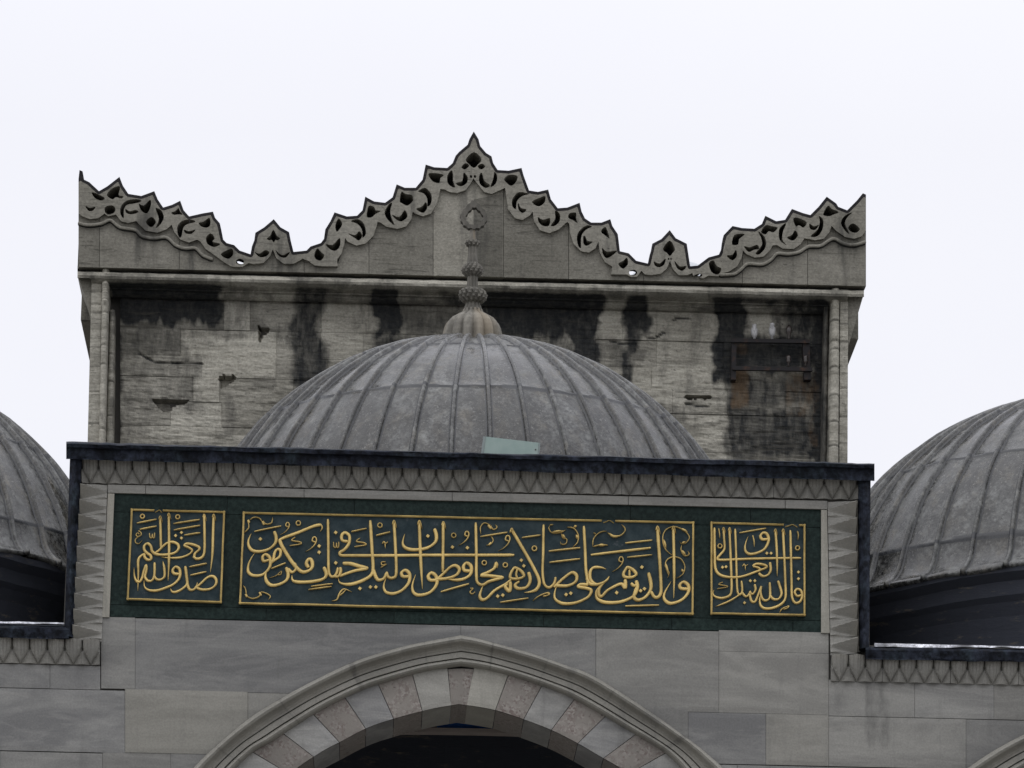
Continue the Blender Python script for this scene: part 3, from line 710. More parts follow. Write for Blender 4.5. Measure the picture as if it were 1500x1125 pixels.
B(20, (240, 128), (252, 155)); B(20, (125, 118), (135, 140)); B(18, (215, 685), (228, 712)); B(18, (105, 700), (118, 722))
B.build()
C = Pen(560, 745, .18667)
C(27, (410, 160), (425, 220), (412, 268), (350, 310), (250, 325), (180, 308), (160, 268), (176, 200), t=(0, .3)); C.dot((357, 218), (550, 305), (667, 310), (1090, 408), (1110, 452), (905, 690), (945, 682), r=18)
C.alif(27, (290, 105), (297, 300), (305, 470), (315, 635), t=(0, .35)); C.alif(25, (478, 112), (477, 300), (474, 500))
C(26, (435, 560), (378, 562), (360, 532), (385, 505), (424, 535), (424, 600), (370, 660), (290, 680), (245, 658), (236, 600), (262, 518), t=(0, .3))
C(26, (415, 555), (500, 550), (575, 525), (605, 482), (580, 450), (540, 456), (490, 500), (435, 552)); C(26, (692, 490), (645, 486), (637, 452), (662, 428), (697, 455), (692, 515), (640, 552), (570, 562), (500, 552), t=(0, .2))
C.bar(16, (460, 655), (680, 592)); C.ring(560, 213, 17, 10); C.waw(660, 198, .95, 12)
C.alif(24, (733, 112), (738, 350), (738, 520), (748, 582), (790, 600), (840, 572), (952, 542), serif=False); C(26, (892, 425), (878, 470), (820, 505), (775, 525), (850, 530), (950, 542)); C(11, (892, 420), (905, 440), (900, 470), t=(0, .5))
C.bar(13, (770, 222), (980, 188)); C.waw(980, 232, 1.05, 12); C.ring(800, 428, 17, 10); C.ring(965, 445, 17, 10)
C(24, (1040, 460), (1012, 500), (1005, 545), (1060, 553), (1110, 532), (1088, 490), (1038, 462)); C(18, (1060, 475), (1050, 520), (1062, 553))
C(27, (1005, 575), (1000, 650), (965, 615), (985, 590)); C(26, (1010, 560), (960, 598), (880, 645), (820, 705), (782, 715), (765, 680), (792, 600), t=(0, .25))
C(26, (1148, 500), (1160, 565), (1130, 618), (1065, 628), (1042, 600), (1075, 572)); C.alif(27, (1015, 165), (1100, 310), (1190, 470), (1232, 570), (1212, 632), (1160, 655), (1112, 660), t=(0, .15))
C.alif(22, (1265, 128), (1262, 350), (1258, 500), (1272, 595), (1310, 620), (1348, 588), (1360, 540), serif=False); C.bar(13, (1095, 230), (1240, 210)); C.ring(1193, 315, 18, 11)
C.bar(14, (925, 738), (1145, 705)); C(9, (690, 628), (712, 630), (688, 655), (705, 672), (728, 655)); C(10, (1180, 722), (1225, 690), (1290, 665), (1302, 680), (1260, 690), t=(.3, 0))
for pts in (((775, 205), (770, 150), (800, 115), (850, 130)), ((850, 130), (870, 165), (900, 150), (885, 125)), ((850, 215), (870, 250), (850, 280), (815, 290))): C(9, *pts, pen=0, h=.02, t=(.2, .2))
C(18, (830, 130), (855, 160)); C(20, (835, 288), (855, 268))
C.build()
D = Pen(760, 750, .18667)
D(26, (275, 592), (345, 525), (415, 477), (453, 500), (443, 550), (380, 580), (285, 578)); D(25, (540, 572), (482, 570), (468, 588), (540, 602), (568, 622), (540, 670), (450, 712), (350, 720), (290, 690), (280, 640), (302, 562), t=(0, .3))
D.bar(16, (235, 310), (480, 283)); D.bar(15, (240, 398), (480, 370)); D.bar(14, (835, 245), (1045, 223)); D.bar(21, (565, 338), (1035, 283)); D.bar(13, (850, 358), (1045, 338)); D.bar(15, (835, 740), (1100, 733))
D.alif(24, (510, 112), (520, 300), (526, 450), (540, 550), (530, 580), serif=False); D(24, (685, 450), (640, 436), (585, 438), (560, 470), (562, 530), (600, 568), (650, 560), (690, 535), (710, 505), t=(.2, .1)); D(24, (532, 520), (560, 565), (620, 572))
D.dot((370, 650), (407, 640), (767, 635), (955, 620), (985, 605), (965, 435), r=18); D.waw(798, 372, 1.0, 12)
D(24, (852, 430), (822, 480), (830, 510), (880, 515), (920, 492), (895, 455), (850, 432)); D(18, (868, 455), (868, 512)); D(26, (835, 530), (835, 598), (800, 565), (700, 612), (652, 660), (628, 650), (632, 600), (680, 545), (712, 508), t=(0, .25)); 
D(27, (920, 540), (930, 592), (900, 660), (800, 705), (680, 710), (615, 680), (607, 625), (640, 570), t=(0, .3)); D(24, (880, 560), (905, 580), (935, 560))
D(27, (1018, 478), (1038, 590), (1000, 662), (940, 692), (905, 672), (910, 620), (928, 565), t=(0, .25)); D.alif(27, (1087, 122), (1103, 350), (1115, 560), (1112, 640), (1085, 672), (1058, 662), (1038, 625))
D.alif(24, (1212, 122), (1217, 350), (1218, 520), (1215, 680), t=(0, .35)); D(26, (1332, 605), (1272, 600), (1264, 570), (1295, 550), (1332, 582), (1325, 640), (1270, 695), (1190, 718), (1145, 690), (1142, 640), (1195, 545), t=(0, .3))
for pts in (((245, 105), (235, 130), (260, 165), (320, 165), (370, 140)), ((270, 100), (240, 105)), ((330, 165), (345, 205), (375, 215), (370, 250), (335, 255), (325, 232)), ((375, 120), (430, 130), (465, 180), (460, 240), (420, 280)),
            ((580, 275), (585, 215), (630, 165), (690, 150)), ((690, 160), (740, 195), (800, 185), (835, 140), (805, 98)), ((580, 275), (640, 260), (700, 262)), ((585, 165), (605, 175)),
            ((1210, 345), (1155, 300), (1130, 240), (1135, 170), (1170, 130), (1230, 118), (1300, 150), (1338, 200), (1310, 245), (1275, 250), (1258, 225)), ((1280, 255), (1272, 300), (1300, 345), (1335, 335), (1325, 305)),
            ((1165, 520), (1180, 480), (1150, 430), (1160, 380), (1210, 355), (1270, 370), (1302, 430), (1285, 490), (1230, 525))): D(9, *pts, pen=0, h=.022, t=(.15, .15))
for pts in (((260, 160), (350, 150)), ((340, 175), (365, 215)), ((430, 120), (455, 110)), ((450, 180), (462, 215)), ((700, 165), (745, 195), (800, 185)), ((620, 262), (680, 262)), ((1270, 130), (1325, 160)), ((1275, 250), (1310, 235)), ((1275, 300), (1310, 345)), ((1150, 400), (1175, 500)), ((1135, 215), (1155, 290)), ((1275, 450), (1295, 480))): D(20, *pts, pen=0, h=.03, t=(.3, .4))
D(10, (110, 700), (160, 660), (225, 635), (238, 650), (195, 665), t=(.3, 0))
D.build()
E_ = Pen(1020, 750, .14667)
E_(26, (560, 540), (605, 520), (680, 532), (700, 556), (640, 582), (560, 612), (480, 640), (400, 655), (300, 650), (222, 620), (188, 555), (182, 400), (180, 160)); E_(20, (565, 545), (620, 560), (640, 580))
E_(13, (222, 165), (230, 210), (235, 272), t=(0, .4), pen=0); E_.alif(25, (270, 165), (277, 270), (280, 370), (240, 425), (210, 465), (250, 480), (520, 470), (800, 464), (1045, 462))
E_.alif(26, (330, 168), (340, 400), (350, 650), (350, 790), (325, 840), (255, 862), (190, 848), (165, 815), (178, 775), t=(0, .12)); E_.alif(23, (387, 172), (396, 400), (403, 650), (410, 790), (432, 828), (458, 790), (450, 690), serif=False); E_(22, (440, 820), (380, 862), (300, 905), (190, 946), t=(0, .3))
E_.ring(235, 343, 20, 14); E_.ring(1010, 363, 20, 14); E_.dot((260, 555), (295, 550), (703, 415), (745, 415), (538, 690), (583, 690), (480, 910), (1018, 603), (1018, 670)); E_.bar(16, (430, 210), (695, 165))
E_(28, (718, 270), (660, 275), (640, 242), (665, 210), (705, 222), (722, 285), (682, 368), (605, 410), (530, 420), (490, 388), (490, 320), (518, 242), t=(0, .3)); E_(15, (562, 235), (575, 290), (578, 352), t=(0, .4), pen=0)
E_.alif(25, (788, 180), (800, 330), (806, 500), (808, 645), t=(0, .3)); E_.alif(26, (865, 180), (878, 450), (888, 700), (890, 850), (850, 918), (765, 960), (685, 965), (642, 935), (632, 872), (650, 800), t=(0, .12))
E_.alif(26, (938, 185), (945, 450), (950, 700), (955, 850), (985, 908), (1030, 900), (1055, 850), (1045, 790), (1005, 772), (982, 805), (1008, 842), (1048, 832), serif=False); E_(13, (1008, 195), (1018, 235), (1012, 285), t=(0, .4), pen=0)
E_(26, (735, 505), (742, 580), (715, 628), (665, 643), (622, 612)); E_(10, (462, 545), (475, 522), (490, 540), (515, 525)); E_(10, (488, 530), (490, 585), t=(0, .4)); E_(10, (262, 702), (222, 725), (300, 740), (305, 752), (205, 770))
E_(23, (452, 800), (490, 845), (520, 830), (540, 790)); E_(23, (530, 800), (560, 822), (590, 780), (582, 725)); E_(24, (530, 820), (550, 890), (585, 898), (612, 840), (648, 745), (640, 800), (660, 870), (700, 885), (735, 845), (732, 705)); E_(24, (735, 835), (770, 872), (820, 870), (850, 820), (835, 750), (815, 690))
E_(13, (830, 1010), (855, 970), (920, 942), (910, 960), (870, 975), t=(.2, 0))
E_.build()

# ------------------------------------------------------------------ domes
def dome(name, label, cpx, cpy, Yc, Rpx, phase=0.0, nr=44, group=None, drum_h=1.2, seed=1):
    c = P(cpx, cpy, Yc); dist = (c-CAM).dot(CF); R = Rpx*dist/FPX
    root = thing(name, label, 'dome', c, group)
    prof = [(math.sin(R_(t)), math.cos(R_(t)), 1) for t in [5+i*1.5 for i in range(45)]]   # 5..71 degrees
    seams = (28, 48.4, 70.5)
    ths = [4, 8, 12, 16, 20, 24, 26.5, 27.4, 27.8, 28, 28.25, 28.8, 31, 34, 37, 40, 43, 46, 47.6, 48.1, 48.4, 48.65, 49.2, 51, 54, 57, 60, 63, 66, 69, 70, 70.4, 70.7, 71.2]
    prof = [(math.sin(R_(t)), math.cos(R_(t)), t) for t in ths]
    prof += [(.958, .285, 74), (.968, .258, 76), (.984, .232, 78), (1.003, .213, 80), (1.03, .200, 82), (1.032, .186, 83), (1.015, .182, 84)]
    offs = (0, .5, .85, 1.0, 1.35, 1.5, 4.5)
    mb = MB(); rows = []
    rw, rh = .026*R/2.9, .046*R/2.9
    for (r, z, t) in prof:
        row = []
        for k in range(nr):
            ph0 = 2*math.pi*(k+phase)/nr + .004*nse(k*3.1, t*.05, seed); half = math.pi/nr
            fr = [o*rw/max(r*R, .05) for o in offs]; fr = [min(f, half*.8) if i else 0 for i, f in enumerate(fr)]
            step = [-half] + [-f for f in fr[:0:-1]] + fr
            for i, d in enumerate(step):
                ph = ph0+d; dm = abs(d)*r*R
                fade = ss(3, 9, t)
                h = rh*math.sqrt(max(0, 1-(dm/rw)**2))*fade
                pr = random.Random(k*31+sum(t > s for s in seams)*7+(0 if d < 0 else 1)*0+seed)
                sh = 1.6*(pr.random()-.5)
                for s in seams:
                    dd = (t-(s+sh*.25))
                    if abs(dd) < .8: h = max(h, .010*(1-abs(dd)/.8)+ (.008 if dd < 0 else 0))
                x, y = math.cos(ph), math.sin(ph)
                rr = r*R; n1 = .010*nse(x*rr*2.2, y*rr*2.2, z*R*2.2+seed) + .004*nse(x*rr*7, y*rr*7, z*R*7)
                if t > 76: n1 *= 1.8
                pil = min(1, abs(d)/half) if i else 0
                hh = h+n1*fade-.022*(1-pil**2)*0-.003*math.sin(math.pi*min(1, dm/max(half*r*R, .01)))*fade
                nx, nz_ = (r, z) if t < 72 else (1, .25)
                wob = (.02*nse(x*5, y*5, seed) if t >= 82 else 0) + (.034*max(0, 1-2*x*x)*ss(72, 80, t) if y < 0 else 0)
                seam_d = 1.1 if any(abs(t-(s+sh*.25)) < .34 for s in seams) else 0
                rib_d = (1.0 if .95*rw < dm < 1.4*rw else .0) if t > 12 else 0  # dark line painted along each rib foot in place of its shadow
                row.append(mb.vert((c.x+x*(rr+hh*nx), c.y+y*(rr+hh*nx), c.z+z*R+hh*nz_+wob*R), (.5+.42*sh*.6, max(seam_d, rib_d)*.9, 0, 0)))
        rows.append(row)
    n = len(rows[0])
    for A_, B_ in zip(rows, rows[1:]):
        for i in range(n): mb.face(A_[i], B_[i], B_[(i+1) % n], A_[(i+1) % n])
    mb.face(*rows[0])
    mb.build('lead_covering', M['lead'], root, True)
    # drum with its dark moulded cornice
    mb = MB(); rows = []
    for (r, z) in ((1.025, .192), (1.022, .172), (.985, .15), (.975, .11), (.955, .095), (.93, .06), (.915, .02), (.905, -.02), (.90, -drum_h/R)):
        rows.append([mb.vert((c.x+R*r*math.cos(a*math.pi/48)*(1+.004*nse(a*.7, z*9, seed)), c.y+R*r*math.sin(a*math.pi/48), c.z+R*z+R*.034*(max(0, 1-2*math.cos(a*math.pi/48)**2) if a > 48 else 0)*ss(.0, .15, z)), (.5, 0, 0, 0)) for a in range(96)])
    for A_, B_ in zip(rows, rows[1:]):
        for i in range(96): mb.face(A_[i], B_[i], B_[(i+1) % 96], A_[(i+1) % 96])
    mb.build('drum', M['drum'], root)
    return root, c, R
YC = 3.9
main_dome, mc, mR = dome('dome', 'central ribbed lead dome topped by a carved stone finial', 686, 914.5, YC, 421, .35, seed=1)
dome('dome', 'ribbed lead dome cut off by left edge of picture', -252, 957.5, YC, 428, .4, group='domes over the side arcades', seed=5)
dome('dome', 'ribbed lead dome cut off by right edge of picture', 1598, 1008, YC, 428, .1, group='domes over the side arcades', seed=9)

# finial of the central dome
def revolve(mb, prof, axis, col, lobes=0, depth=0, twist=0, n=72, herr=False):
    """prof: (pixel y, pixel radius); axis: pixel x as function of y"""
    rows = []
    y0, y1 = prof[0][0], prof[-1][0]
    k = (P(691, 400, YC)-P(690, 400, YC)).length
    for (y, r) in prof:
        c = P(axis(y), y, YC); row = []; tt = (y-y0)/((y1-y0) or 1)
        for a in range(n):
            ph = 2*math.pi*a/n; d = 0
            if lobes:
                s_ = twist*(abs(tt-.5)*2 if herr else tt)
                d = depth*(abs(math.cos(lobes*(ph+s_)/2))-.6)
            rr = r*k*(1+d); row.append(mb.vert((c.x+rr*math.cos(ph), c.y+rr*math.sin(ph), c.z), col(d, tt, ph)))
        rows.append(row)
    for A_, B_ in zip(rows, rows[1:]):
        for i in range(n): mb.face(A_[i], B_[i], B_[(i+1) % n], A_[(i+1) % n])
    mb.face(*rows[0]); mb.face(*rows[-1][::-1])
fx = lambda y: 692.3+(360-y)*.0045 if y < 430 else 693-(y-430)*.012
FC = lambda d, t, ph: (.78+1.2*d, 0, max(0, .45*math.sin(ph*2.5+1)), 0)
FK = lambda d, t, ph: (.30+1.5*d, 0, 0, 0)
fin = MB(); revolve(fin, [(453, 13), (458, 15), (463, 23), (468, 31), (474, 36), (481, 39), (490, 41), (500, 41.5), (512, 41)], fx, FC, 14, .16, n=112)
finial = fin.build('finial', M['finial'], main_dome)
mb = MB(); revolve(mb, [(438, 11.5), (446, 10.5), (455, 13.5)], fx, FK, 12, .12, n=96); mb.build('neck', M['finial'], finial)
mb = MB(); revolve(mb, [(422.5, 10), (424, 15), (428, 19), (433, 20.2), (438, 19), (442.5, 15), (445, 10)], fx, FK, 14, .22, .5, 112, True); mb.build('knob', M['finial'], finial)
mb = MB(); revolve(mb, [(403, 7.6), (412, 7.4), (424, 8.2)], fx, FK, 10, .12, n=80); mb.build('stem', M['finial'], finial)
mb = MB(); revolve(mb, [(384.5, 7), (388, 11), (392, 14), (396, 15.5), (400, 14.6), (403.5, 11), (405.5, 8)], fx, FK, 12, .25, .9, 96); mb.build('knob', M['finial'], finial)
mb = MB(); revolve(mb, [(361, 6.4), (372, 6.2), (382, 7.5), (386, 8)], fx, FK, 8, .12, n=64); mb.build('stem', M['finial'], finial)
mb = MB(); revolve(mb, [(351.5, 6), (353, 9), (356.5, 10.6), (360, 9), (362.5, 6)], fx, FK, 9, .3, .9, 72); mb.build('knob', M['finial'], finial)
mb = MB(); revolve(mb, [(332, 3.6), (342, 4.4), (352.5, 5)], fx, FC, n=24); mb.build('stem', M['finial'], finial)
mb = MB()
def flame(cx, cy, rx, ry, n, amp, tip):
    out = []
    for i in range(n*2):
        a = 2*math.pi*i/(n*2); k = 1+(amp if i % 2 else -amp)
        y = -math.cos(a); x = math.sin(a)
        up = max(0, -y)
        out.append((cx+x*rx*k*(1-.35*up**2), cy+y*ry*k*(1+tip*up**3)))
    return out
mb.poly([flame(694, 317, 19.5, 18, 15, .045, .32), flame(695, 318, 12.8, 11.8, 11, .06, .25)], YC-.05, .1, (.25, 0, 0, 0))
mb.build('wreath', M['finial'], finial)

# pale sheet propped behind the capping
sh = thing('sheet_panel', 'pale green sheet propped on edge in front of the central dome', 'sheet', P(747, 668, .75))
mb = MB(); mb.poly([[(711.5, 639.5), (789, 648.5), (787, 672), (707.5, 672)]], .75, .02); mb.build('face', M['sheet'], sh)
mb = MB()
mb.poly([[(708, 639), (711.2, 639.4), (707.2, 672), (703.5, 672)]], .742, .03); mb.build('edge', M['sheet_edge'], sh); mb = MB(); mb.poly([[(789.4, 648.5), (791.5, 648.8), (789.5, 672), (787.4, 672)]], .742, .03)
mb.build('edge', M['sheet_edge'], sh)
mb = MB(); mb.poly([[(784.6+1.1*math.cos(a*.785), 658.5+1.1*math.sin(a*.785)) for a in range(8)]], .742, .012); mb.build('bolt', M['iron'], sh)

# ------------------------------------------------------------------ gate block behind the dome
YP, YW = 7.2, 7.62
gate = thing('gate_block', 'weathered limestone gate block with carved crest, rising behind central dome', 'building', Vector((0.05, YW, 0)))
def SM(*p): return p
SOOT = [  # traced soot and run-off stains on the wall (x0,x1,y0,y1,strength,softness)
    (160, 326, 398, 474, 1.0, 9), (160, 300, 470, 500, .33, 20), (165, 178, 430, 660, .62, 6), (428, 474, 395, 610, .66, 9), (330, 440, 420, 437, .3, 8), (546, 582, 405, 492, .92, 6), (580, 640, 425, 470, .42, 18), (600, 690, 455, 500, .5, 15), (470, 545, 424, 440, .3, 8),
    (700, 850, 405, 500, .86, 14), (838, 878, 420, 545, .9, 6), (640, 720, 425, 455, .6, 12), (912, 948, 405, 490, .84, 7), (914, 936, 480, 575, .74, 6), (1000, 1030, 430, 540, .3, 14),
    (1046, 1094, 400, 560, .95, 7), (1062, 1090, 540, 680, .66, 10), (1088, 1210, 425, 448, .7, 10), (1128, 1146, 440, 500, .6, 7), (1146, 1210, 432, 500, .68, 14), (1080, 1200, 490, 548, .8, 10), (1080, 1200, 548, 600, .60, 12), (1080, 1200, 596, 672, .66, 10), (165, 270, 474, 525, .45, 14), (176, 300, 520, 600, .32, 18), (545, 700, 440, 500, .42, 20), (1192, 1214, 425, 680, .95, 6), (300, 330, 490, 500, .4, 8),
    (485, 520, 545, 600, .45, 12), (548, 600, 485, 540, .6, 14), (786, 872, 500, 560, .5, 16), (250, 420, 600, 606, .2, 6)]
def soot(x, y):
    x2 = x+13*nse(y*.022, x*.02, 1)+6*nse(y*.07, x*.05, 2)+3*nse(y*.2, x*.1, 4); y2 = y+14*nse(x*.05, 7)+8*nse(x*.16, 3); s = 0
    for x0, x1, y0, y1, st, so_ in SOOT:
        a = min(ss(x0-so_, x0+so_, x2), 1-ss(x1-so_, x1+so_, x2), ss(y0-so_*1.2, y0+so_*1.2, y2), 1-ss(y1-so_*1.5, y1+so_*1.5, y2))
        s = max(s, st*a)
    s = max(s, .40*ss(-.05, .45, nse(x*.013, y*.022, 11)), .28*ss(.0, .6, nse(x*.05, y*.009, 15)))
    return s
CRACK = [[(203, 518), (225, 530), (250, 533), (272, 531), (296, 533)], [(555, 505), (585, 485), (620, 473), (655, 470)], [(745, 472), (790, 490), (830, 508), (868, 530)], [(1005, 592), (1030, 596), (1040, 594)], [(985, 470), (992, 466), (1012, 468)], [(947, 497), (960, 495), (972, 488)], [(895, 500), (915, 504), (932, 503)]]
def seg_d(x, y, pl):
    d = 99
    for (a, b2), (c, e) in zip(pl, pl[1:]):
        l = (c-a)**2+(e-b2)**2; t = max(0, min(1, ((x-a)*(c-a)+(y-b2)*(e-b2))/l)); d = min(d, math.hypot(x-a-t*(c-a), y-b2-t*(e-b2)))
    return d
HOLES = [[(322, 551), (347, 551), (336, 561), (322, 570)], [(224, 586), (281, 586), (268, 592), (250, 594), (250, 604), (236, 600)], [(380, 479), (397, 481), (385, 491), (379, 502)], [(1003, 580), (1042, 581), (1038, 584), (1006, 584)], [(385, 433), (390, 433), (390, 438), (385, 438)]]
RUST = [(1068, 1100, 538, 600, .7), (1070, 1100, 498, 525, .55), (1146, 1200, 540, 615, .52), (1085, 1190, 540, 565, .42), (1180, 1204, 560, 660, .5), (1120, 1170, 520, 536, .3), (180, 200, 552, 580, .35)]
def rust(x, y): return max([st*min(ss(x0-8, x0+8, x), 1-ss(x1-8, x1+8, x), ss(y0-8, y0+8, y), 1-ss(y1-10, y1+10, y)) for x0, x1, y0, y1, st in RUST])
GS = .0243
def wall_block(mb, x0, x1, y0, y1, tone, Y=YW, step=2.7, rough=1.0):
    """y0,y1 are read at x = 175"""
    nu, nv = max(2, int((x1-x0)/step)), max(2, int((y1-y0)/step)); oy = random.uniform(-.012, .012)
    def px(u, v): x = lerp(x0+.14, x1-.14, u); return x, lerp(y0-.1, y1+.1, v)+(x-175)*GS
    def pos(u, v):
        x, y = px(u, v); p = P(x, y, Y)
        d = oy+rough*(.016*nse(x*.03, y*.14, 3)+.010*nse(x*.1, y*.3, 8))
        for h in HOLES:
            if inside(x+2.2*nse(x*.16, y*.16, 3), y+1.6*nse(x*.2, y*.2, 8), h): d += .12
        for c in CRACK[:1]+CRACK[3:]:
            d += .02*ss(2.6, .6, seg_d(x, y, c))
        return p+Vector((0, d, 0))
    def col(u, v):
        x, y = px(u, v); k = max([ss(2.4, .6, seg_d(x, y, c)) for c in CRACK[:1]+CRACK[3:]]+[.7*ss(5, 1, seg_d(x, y, c)) for c in CRACK[1:3]])
        return (min(1, max(0, tone+.13*nse(x*.02, y*.05, 4))), max(soot(x, y), .75*k), rust(x, y), 0)
    mb.grid(pos, nu, nv, col, .12, None, .004)
mb = MB()
ROWS = [(430, 479.5, [(176, 240, .35), (240, 328, .3), (328, 366, .86), (366, 471, .42), (471, 540, .72), (540, 640, .6), (640, 720, .55), (720, 800, .5), (800, 857, .5), (857, 912, .82), (912, 962, .78), (962, 1052, .86), (1052, 1142, .7), (1142, 1206, .5)]),
        (480, 518.5, [(176, 264, .44), (264, 405, .88), (405, 470, .58), (470, 532, .74), (532, 610, .6), (610, 700, .5), (700, 790, .5), (790, 872, .66), (872, 962, .6), (962, 1060, .82), (1060, 1130, .5), (1130, 1206, .44)]),
        (519, 549.5, [(176, 296, .55), (296, 404, .86), (404, 480, .5), (480, 560, .55), (560, 650, .5), (650, 760, .5), (760, 850, .55), (850, 955, .74), (955, 1062, .84), (1062, 1206, .45)]),
        (550, 585.5, [(176, 283, .52), (283, 321.5, .8), (321.5, 430, .56), (430, 520, .5), (520, 700, .5), (700, 880, .5), (880, 985, .62), (985, 1066, .66), (1066, 1150, .45), (1150, 1206, .5)]),
        (586, 621.5, [(176, 250, .48), (250, 325, .78), (325, 430, .52), (430, 700, .5), (700, 930, .5), (930, 1068, .72), (1068, 1206, .4)]),
        (622, 641.5, [(176, 316, .66), (316, 440, .55), (440, 900, .5), (900, 1072, .66), (1072, 1206, .44)]),
        (642, 690, [(176, 260, .5), (260, 400, .5), (400, 900, .5), (900, 1075, .6), (1075, 1206, .45)])]
for y0, y1, bl in ROWS:
    for x0, x1, tn in bl: wall_block(mb, x0, x1, y0, y1, tn*.92)
mb.build('masonry', M['travertine'], gate)
# solid core down to the ground
a, b2 = P(129, 600, YW).x, P(1242, 600, YW).x; ztop = P(690, 425, YW).z
mb = MB(); mb.box(a+.01, b2-.01, YW+.13, 12, 0, ztop); mb.box(a, b2, YW+.1, YW+.13, 0, P(690, 700, YW).z-.3)
mb.build('wall_core', M['mortar'], gate)
# flat strips and colonnettes at both ends
def strip(name, tl, tr, br, bl, Y, dep, nv=90, kn=(), tone=.6, mat='travertine', rnd=True, jts=()):
    mb = MB(); q = quad(tl, tr, br, bl)
    def pos(u, v):
        x, y = q(u, v); p = P(x, y, Y); f = 0
        for (ky, kw, kh) in kn: f += kh*math.exp(-((y-ky)/kw)**2)
        d = dep*math.sqrt(max(0, 1-(2*u-1)**2)) if rnd else 0
        for j in jts:
            if abs(y-j) < 1.2: d -= .010
        return p+Vector((0, -d*(1+f)-f*.03+.008*nse(x*.1, y*.12), 0))
    def col(u, v):
        x, y = q(u, v); j = .4 if any(abs(y-k) < 1.5 for k in jts) else 0
        return (tone+.22*nse(y*.05, x*.03), max(j, .34*ss(.25, .75, nse(y*.04, x*.2, 6)), .6*soot(x, y) if x > 160 and x < 1214 else 0), 0, 0)
    mb.grid(pos, 8 if rnd else 3, nv, col, .5, None, .004)
    mb.build(name, M[mat], gate)
strip('corner_pilaster', (134.5, 399), (149, 399), (144, 680), (127.5, 680), YP+.08, 0, rnd=False, jts=(412, 427, 445, 458, 507, 535, 575, 620))
strip('colonnette', (149.5, 396), (160.5, 396), (153.5, 680), (143.5, 680), YP+.10, .07, kn=((418, 4, .35), (431, 5, .5), (443, 5, .5)), jts=(412, 427, 440, 460, 507, 536, 590, 630), tone=.68)
strip('colonnette', (160.5, 455), (168.5, 455), (166, 680), (154, 680), YP+.24, .05, jts=(520, 560, 610), tone=.5)
strip('corner_pilaster', (1231, 424), (1242.5, 424), (1241.5, 690), (1229.5, 690), YP+.08, 0, rnd=False, jts=(440, 455, 473, 500, 535, 570, 610, 650))
strip('colonnette', (1217.5, 424), (1230, 424), (1228.5, 690), (1212, 690), YP+.10, .07, kn=((434, 4, .3),), jts=(433, 453, 472, 500, 512, 540, 580, 620, 655), tone=.66)
strip('colonnette', (1207, 436), (1214, 436), (1211, 690), (1203, 690), YP+.26, .05, tone=.3)
mb = MB(); mb.poly([[(113.5, 397.5), (135, 398), (134, 470), (132, 462), (126, 437), (113.5, 404)]], YP+.12, 1.2, (.5, .12, 0, 0)); mb.build('corbel', M['parapet'], gate)
mb = MB(); mb.poly([[(1242, 426), (1265, 426.5), (1265, 432), (1243, 506), (1242, 512)]], YP+.12, 1.2, (.5, .12, 0, 0)); mb.build('corbel', M['parapet'], gate)
# cornice under the parapet
CPROF = [(-1, YP+.05), (2, YP+.06), (3, YP+.13), (6, YP+.14), (7, YP+.02), (9, YP-.03), (12, YP-.045), (16, YP-.03), (20, YP+.02), (24, YP+.08), (27, YP+.15), (29, YP+.19), (31, YP+.19), (32, YP+.25), (36, YP+.27), (40, YP+.31), (43, YP+.35), (44, YP+.55)]
mb = MB(); rows = []; N = 330
for i in range(N+1):
    x = lerp(113.5, 1265.5, i/N); row = []
    kk = next(k for k, e in enumerate((215, 338, 438, 560, 700, 842, 1040, 1180, 1300)) if x < e); tn = (.5, .55, .72, .5, .6, .55, .62, .6, .55)[kk]
    jt = any(abs(x-e) < 1.75 for e in (215, 338, 438, 560, 842, 1040))
    for k, (dy, Y) in enumerate(CPROF):
        if (x < 133 or x > 1243) and dy > 16: dy, Y = 16, YP+.3
        y = 391+(x-115)*GS+dy; n_ = .012*nse(x*.07, k*.35)+.012*max(0, nse(x*.03, k*.5, 7))
        er = soot(x, y)*(.35 if dy < 22 else 1)
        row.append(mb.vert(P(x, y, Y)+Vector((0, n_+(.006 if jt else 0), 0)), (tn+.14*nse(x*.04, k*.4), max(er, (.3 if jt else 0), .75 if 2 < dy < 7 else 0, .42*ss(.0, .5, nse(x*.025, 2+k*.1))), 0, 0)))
    rows.append(row)
for A_, B_ in zip(rows, rows[1:]):
    for k in range(len(CPROF)-1): mb.face(A_[k], A_[k+1], B_[k+1], B_[k])
mb.build('cornice', M['travertine'], gate)

